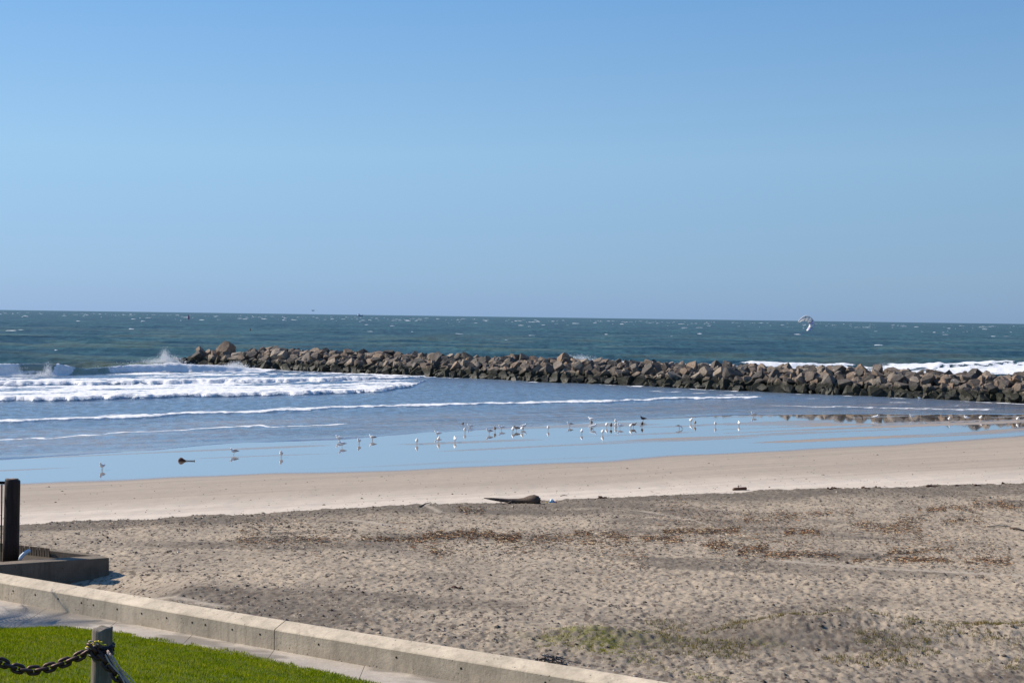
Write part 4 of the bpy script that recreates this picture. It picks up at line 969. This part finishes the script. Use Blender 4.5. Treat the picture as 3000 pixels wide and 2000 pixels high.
# pile of dead seaweed by the wall
pp = PG(1612, 1946); V = []; F = []
def stick(acc, x, y, z, L, r, an_, tilt):
    c, s = math.cos(an_), math.sin(an_); k = len(acc[0]); dz = math.sin(tilt)*L/2; lx_ = L/2*math.cos(tilt)
    for e in (-1, 1):
        for (o1, o2) in ((-r, 0), (r, 0), (0, r*1.5)):
            acc[0].append((x+e*lx_*c-o1*s, y+e*lx_*s+o1*c, z+e*dz+o2))
    acc[1].extend([(k, k+3, k+5, k+2), (k+2, k+5, k+4, k+1), (k+1, k+4, k+3, k)])
ac = ([], [])
for i in range(90):
    q = random.gauss(0, .2); r_ = random.gauss(0, .14); stick(ac, q, r_, max(0.0, .2*math.exp(-(q*q+r_*r_)*6)*random.random()), random.uniform(.08, .3), random.uniform(.006, .018), random.random()*3.1, random.uniform(-.5, .5))
pile = link('seaweed_pile', pymesh('seaweed_pile', ac[0], ac[1], False), mat_island('dark_weed', [(0, (.08, .065, .055)), (.6, (.17, .14, .115)), (1, (.30, .24, .19))])); pile.location = pp
tag(pile, 'dark heap of dead seaweed on the sand just behind the sea wall', 'seaweed heap', kind='stuff')
# single sticks
for (u0, v0, u1, v1, r_, lb) in [(1228, 1486, 1262, 1473, .03, 'thin crooked stick on the pale sand left of the driftwood log'), (1642, 1454, 1662, 1453, .02, 'short thin stick on the pale sand right of the blue litter'), (2890, 1545, 2960, 1544, .035, 'pale straight stick on the rough sand at far right'), (2958, 1549, 3000, 1556, .05, 'grey driftwood stick at the right edge among the debris')]:
    a_, b_ = PG(u0, v0), PG(u1, v1); V, F = tube([Vector((0, 0, .03)), (b_-a_)*.5+Vector((0, 0.1, .06)), b_-a_+Vector((0, 0, .03))], [r_, r_*.9, r_*.6], 7)
    o = link('stick', pymesh('stick', V, F), drift if 'pale st' not in lb else mat_wood('pale_stick', (.35, .28, .2), (.5, .42, .32))); o.location = a_; tag(o, lb, 'stick')
# debris lines: bark, reed and wood chips
ac = ([], [])
STR = [((1060, 1577), (1240, 1583), 7, 420), ((1240, 1570), (1400, 1566), 10, 1300), ((1390, 1566), (1525, 1577), 9, 1200), ((690, 1588), (1060, 1580), 12, 260), ((1200, 1600), (1330, 1625), 16, 300), ((1340, 1488), (1420, 1500), 10, 200),
       ((1680, 1563), (2000, 1582), 9, 520), ((1560, 1575), (1960, 1590), 14, 380), ((1945, 1556), (2170, 1556), 9, 520), ((2060, 1600), (2250, 1606), 10, 420), ((2300, 1560), (2400, 1558), 9, 400), ((2160, 1620), (2460, 1632), 12, 620), ((2500, 1640), (2960, 1646), 9, 900), ((2480, 1530), (2700, 1555), 18, 600), ((2180, 1520), (2500, 1500), 14, 480), ((2690, 1490), (2850, 1492), 9, 420), ((2850, 1470), (3000, 1485), 16, 420), ((2630, 1520), (2900, 1530), 16, 360), ((2600, 1620), (2790, 1612), 7, 200), ((2000, 1560), (2200, 1650), 40, 380), ((1900, 1500), (3000, 1640), 60, 1700), ((700, 1560), (1900, 1640), 50, 1100), ((1150, 1530), (1900, 1600), 40, 700), ((320, 1535), (900, 1530), 12, 160)]
uu = []; vv = []
for (u0, v0), (u1, v1), sg, n_ in STR:
    n_ = int(n_*3.0); t = np.random.rand(n_); dens = vn(t*9+u0, t*0+v0, 3); keep = dens > np.random.rand(n_)*0.75
    t = t[keep]; uu.append(u0+(u1-u0)*t); vv.append(v0+(v1-v0)*t+np.random.randn(len(t))*sg*1.05*(0.4+1.1*vn(t*7, t*0, 5)**2)+sg*.9*(vn(t*6+v0, t*0, 8)-.5))
uu = np.concatenate(uu); vv = np.concatenate(vv)
for x, y, z in zip(*PGv(uu, vv)):
    stick(ac, x, y, z+.008+random.random()*.03, random.uniform(.04, .14)*(0.6+2.0*random.random()**5), random.uniform(.004, .012), random.gauss(SHORE*.6, .7), random.uniform(-.15, .15))
deb = link('beach_debris', pymesh('beach_debris', ac[0], ac[1], False), mat_island('debris', [(0, (.07, .035, .02)), (.2, (.20, .09, .04)), (.45, (.36, .18, .08)), (.62, (.14, .09, .055)), (.8, (.45, .33, .18)), (1, (.6, .5, .36))]))
tag(deb, 'strips of brown bark, reeds and wood chips washed up across the dry sand', 'debris', kind='stuff')
# pebbles and weed specks on the smooth sand, clods on the rough sand
V = []; F = []
def clod(p, s, seed):
    r_ = random.Random(seed); k = len(V)
    for q in ((1, 0, 0), (0, 1, 0), (-1, 0, 0), (0, -1, 0), (0, 0, .8), (0.2, 0, -.4)): f = s*r_.uniform(.6, 1.2); V.append((p.x+q[0]*f*1.3, p.y+q[1]*f, p.z+q[2]*f*.8))
    for f in ((0, 1, 4), (1, 2, 4), (2, 3, 4), (3, 0, 4), (1, 0, 5), (2, 1, 5), (3, 2, 5), (0, 3, 5)): F.append(tuple(i+k for i in f))
cx_ = np.random.uniform(-32, 40, 1100); f_ = np.random.rand(1100)**1.8; cy_ = BERM(cx_)+(WET(cx_)-BERM(cx_))*f_*.85+.3
for i, (x, y, z) in enumerate(zip(cx_, cy_, ground(cx_, cy_))): clod(Vector((x, y, z)), random.uniform(.012, .045)*(1 if random.random() < .93 else 1.8), i)
tag(link('pebbles', pymesh('pebbles', V, F, False), mat_island('pebbles', [(0, (.03, .026, .022)), (.6, (.08, .06, .05)), (1, (.16, .12, .09))])), 'small dark pebbles and weed specks scattered over the sand', 'pebbles', kind='stuff')
# clods, lumps and bits of wood on rough sand, coloured dark as footprint shade too
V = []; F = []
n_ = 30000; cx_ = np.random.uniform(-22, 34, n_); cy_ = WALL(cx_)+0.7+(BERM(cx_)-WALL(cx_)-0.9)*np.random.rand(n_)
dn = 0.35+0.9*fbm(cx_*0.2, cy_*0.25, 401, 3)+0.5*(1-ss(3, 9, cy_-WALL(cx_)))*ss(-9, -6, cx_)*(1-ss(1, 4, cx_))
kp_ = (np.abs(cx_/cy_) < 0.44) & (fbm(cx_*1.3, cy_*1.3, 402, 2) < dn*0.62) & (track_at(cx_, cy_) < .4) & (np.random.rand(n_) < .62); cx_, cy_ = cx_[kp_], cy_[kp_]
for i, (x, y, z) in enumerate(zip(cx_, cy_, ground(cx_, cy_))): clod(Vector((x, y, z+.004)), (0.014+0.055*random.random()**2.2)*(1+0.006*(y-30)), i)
tag(link('clods_and_shade', pymesh('clods_and_shade', V, F, False), mat_island('clods_and_shade', [(0, (.05, .04, .032)), (.35, (.10, .08, .062)), (.7, (.16, .13, .10)), (.9, (.24, .19, .145)), (1, (.45, .38, .30))])), 'small dark clods of damp sand and painted footprint shade strewn over the rough beach', 'sand clods', kind='stuff')
# dune grass on the mounds
V = []; F = []
def tuft(x, y, z, n, h, sp):
    z = z-.02
    for i in range(n):
        an_ = random.random()*6.28; b = (x+random.gauss(0, sp), y+random.gauss(0, sp)); hh = h*random.uniform(.4, 1.1); wv = random.uniform(.006, .011); k = len(V)
        c, s = math.cos(an_), math.sin(an_); le = random.gauss(0, .35)*hh
        V.extend([(b[0]-wv*c, b[1]-wv*s, z), (b[0]+wv*c, b[1]+wv*s, z), (b[0]+le, b[1]+random.gauss(0, .2)*hh, z+hh)]); F.append((k, k+1, k+2))
TU = [((2130, 1838), (2240, 1800), 8, 60), ((2240, 1798), (2380, 1790), 10, 80), ((2400, 1790), (2560, 1772), 8, 90), ((2560, 1780), (2850, 1797), 10, 100), ((2850, 1790), (3000, 1785), 12, 60), ((2400, 1800), (2600, 1860), 30, 110), ((2100, 1880), (2300, 1865), 12, 80), ((2290, 1850), (2390, 1862), 8, 50), ((2640, 1865), (2730, 1868), 8, 40), ((2760, 1825), (2930, 1840), 14, 60), ((2400, 1880), (2560, 1900), 14, 40), ((2760, 1895), (2830, 1900), 8, 25), ((2080, 1870), (2100, 1845), 8, 12), ((2010, 1978), (2110, 1992), 8, 40), ((2000, 1780), (3000, 1990), 60, 120)]
def scatter(L_, k=1.0):
    uu = []; vv = []
    for (u0, v0), (u1, v1), sg, n_ in L_:
        n_ = int(n_*k); t = np.random.rand(n_); t = np.clip(t+0.12*(vn(t*8+u0, t*0, 4)-.5), 0, 1)
        uu.append(u0+(u1-u0)*t+np.random.randn(n_)*5); vv.append(v0+(v1-v0)*t+np.random.randn(n_)*sg*.5)
    return zip(*PGv(np.concatenate(uu), np.concatenate(vv)))
CREST = [(4.6, 33.9), (5.7, 34.6), (7.0, 35.15), (8.7, 35.75), (9.8, 35.45), (10.7, 35.3), (12.0, 35.3), (12.9, 35.65), (14.5, 35.3), (16.0, 35.9)]
gx_ = []; gy_ = []
for (x0, y0), (x1, y1) in zip(CREST, CREST[1:]):
    n_ = int(math.hypot(x1-x0, y1-y0)*34); t = np.random.rand(n_)
    gx_.append(x0+(x1-x0)*t+np.random.randn(n_)*.06); gy_.append(y0+(y1-y0)*t+np.random.randn(n_)*.16)
n_ = 2600; rx = np.random.uniform(3.5, 16, n_); ry = np.random.uniform(31.2, 36, n_)
kp_ = fbm(rx*.8, ry*1.1, 301, 3) > .56; gx_.append(rx[kp_]); gy_.append(ry[kp_])
gx_ = np.concatenate(gx_); gy_ = np.concatenate(gy_)
for x, y, z in zip(gx_, gy_, ground(gx_, gy_)): tuft(x, y, z, random.randint(5, 12), random.uniform(.05, .15), .07)
me = npmesh('dune_grass', V, F)
tag(link('dune_grass', me, mat_blades('dune_grass', [(0, (.10, .10, .018)), (.4, (.17, .165, .03)), (.7, (.24, .18, .08)), (1, (.34, .26, .16))], .3)), 'sparse olive and brown grass tufts on the low sand mounds', 'dune grass', kind='stuff')
V = []; F = []
MO = [((1650, 1852), (1930, 1853), 7, 420), ((1610, 1868), (1800, 1900), 26, 420), ((1700, 1885), (1890, 1925), 26, 380), ((1600, 1860), (2000, 1900), 34, 260), ((1575, 1888), (1600, 1893), 4, 60), ((1860, 1935), (1980, 1960), 12, 60), ((2010, 1975), (2120, 1990), 8, 140), ((1980, 1870), (2300, 1882), 8, 160)]
for x, y, z in scatter(MO, 1.0): tuft(x, y, z, 6, .035, .12)
tag(link('moss', npmesh('moss', V, F), mat_blades('moss', [(0, (.12, .125, .008)), (.6, (.23, .235, .015)), (1, (.34, .32, .05))], .3)), 'bright green low moss patches on the sand beyond the sea wall', 'moss', kind='stuff')

# ------------------------------------------------------------------ kites and sails out at sea
KY = 470.0; kc = PY(2362, 948, KY); ks = KY/FPX
kite = empty('kite', kc); tag(kite, 'white and navy kitesurfing kite curved like a C low over the sea', 'kite')
def cloth(name, c):
    m = M(name); d = m.n('BsdfDiffuse', {'Color': c}); t = m.n('BsdfTranslucent', {'Color': c}); o = m.n('MixShader', {0: 0.45, 1: d.outputs[0], 2: t.outputs[0]}); m.t.links.new(o.outputs[0], m.out.inputs[0]); return m.m
kw, kn, kp = cloth('white_canopy', (.85, .85, .86)), cloth('navy_canopy', (.10, .12, .26)), cloth('lilac_canopy', (.66, .64, .80))
ctrl_o = [(-24, -4), (-17, -14), (-5, -22), (5, -22), (15, -16), (23, -5), (24, 6), (19, 15), (13, 20), (3, 21)]
ctrl_i = [(-22, -2), (-15, -5), (-7, -8), (1, -7), (8, -3), (11, 2), (10, 7), (7, 12), (5, 16), (3, 20)]
def cat(c, t):
    n = len(c)-1; x = t*n; i = min(int(x), n-1); f = x-i; g_ = lambda j: Vector((*c[max(0, min(n, j))], 0))
    p0, p1, p2, p3 = g_(i-1), g_(i), g_(i+1), g_(i+2)
    return 0.5*((2*p1)+(p2-p0)*f+(2*p0-5*p1+4*p2-p3)*f*f+(3*p1-p0-3*p2+p3)*f**3)
cols = [kw, kw, kw, kw, kw, kp, kw, kw, kp, kw]
for s in range(10):
    V = []; F = []
    for i in range(4):
        t = (s+i/3)/10; po, pi = cat(ctrl_o, t), cat(ctrl_i, t)
        for j in range(6):
            f = j/5; q = po.lerp(pi, f); V.append((q.x*ks, f*1.3+0.55*math.sin(f*math.pi)*-1, -q.y*ks))
    for i in range(3):
        for j in range(5): F.append((i*6+j, i*6+j+1, (i+1)*6+j+1, (i+1)*6+j))
    me = pymesh('canopy_panel', V, F); o = link('canopy_panel', me, cols[s], kite); md = o.modifiers.new('thick', 'SOLIDIFY'); md.thickness = .01
V, F = tube([Vector((cat(ctrl_o, t).x*ks, 0, -cat(ctrl_o, t).y*ks)) for t in np.linspace(0, 1, 24)], [.08+.12*math.sin(math.pi*t) for t in np.linspace(0, 1, 24)], 8)
link('leading_edge', pymesh('leading_edge', V, F), kw, kite)
for t in (.25, .5, .75):
    po, pi = cat(ctrl_o, t), cat(ctrl_i, t); V, F = tube([Vector((po.x*ks, -.05, -po.y*ks)), Vector(((po.x+pi.x)/2*ks, .0, -(po.y+pi.y)/2*ks)), Vector((pi.x*ks, 1.2, -pi.y*ks))], .07, 6); link('strut', pymesh('strut', V, F), kn, kite)
# far kite above the horizon
fk = PY(917, 909, 1900); k2 = 1900/FPX; far_k = empty('kite', fk); tag(far_k, 'tiny dark far-off kite just above the horizon at left', 'kite')
V = []; F = []
for i in range(9):
    q = math.pi*(1.05+0.9*i/8)
    for f in (1.0, .6): V.append((math.cos(q)*4.2*k2*1, (1-f)*2, math.sin(q)*4.2*k2*f*.7+1))
for i in range(8): F.append((i*2, i*2+1, i*2+3, i*2+2))
o = link('canopy', pymesh('canopy', V, F), kn, far_k); o.modifiers.new('thick', 'SOLIDIFY').thickness = .1
V, F = tube([(-1.8, 0, -.3), (0, 0, -1.0), (1.8, 0, -.3)], .22, 6); link('leading_edge', pymesh('leading_edge', V, F), kn, far_k)
# windsurfers
def windsurfer(u, v, hpx, mat, label):
    p = P(u, v, 0.0); k_ = p.y/FPX; h_ = hpx*k_; o = empty('windsurfer', p); tag(o, label, 'windsurfer')
    V = [(0, 0, .1*h_), (0, 0, h_), (.16*h_, .1*h_, .72*h_), (.24*h_, .1*h_, .45*h_), (.2*h_, .1*h_, .2*h_)]; s_ = link('sail', pymesh('sail', V, [(0, 1, 2, 3, 4)], False), mat, o); s_.modifiers.new('thick', 'SOLIDIFY').thickness = .04*h_
    V, F = tube([(0, 0, 0), (0, 0, h_)], .018*h_, 6); link('mast', pymesh('mast', V, F), kn, o)
    V, F = loft([((-.25*h_, 0, .02*h_), (0, 1, 0), (0, 0, 1), .02*h_, .015*h_), ((0, 0, .02*h_), (0, 1, 0), (0, 0, 1), .07*h_, .02*h_), ((.28*h_, 0, .03*h_), (0, 1, 0), (0, 0, 1), .02*h_, .015*h_)], 8); link('board', pymesh('board', V, F), kw, o)
windsurfer(551, 938, 17, simple('pink_sail', (.42, .16, .26), .6), 'tiny pink sail of a far-off windsurfer at left')
windsurfer(732, 971, 11, simple('orange_sail', (.40, .20, .12), .6), 'tiny orange sail of a windsurfer above the breakwater')
# far ship
for (u, v, L_, lb) in [(1055, 919.5, 34, 'tiny grey ship on the horizon left of centre')]:
    p = PY(u, v, 9000); p.z = 0; o = empty('ship', p); tag(o, lb, 'ship'); gm_ = simple('grey_hull', (.30, .36, .44), .7)
    V, F = loft([((-L_/2, 0, 5), (0, 1, 0), (0, 0, 1), 2, 5), ((-L_*.3, 0, 4), (0, 1, 0), (0, 0, 1), 6, 5), ((L_*.35, 0, 4), (0, 1, 0), (0, 0, 1), 6, 5), ((L_/2, 0, 6), (0, 1, 0), (0, 0, 1), 1, 5)], 8); link('hull', pymesh('hull', V, F), gm_, o)
    me = boxmesh('bridge', 8, 6, 7, .5, 8); b = link('bridge', me, gm_, o); b.location = (-L_*.2, 0, 0)
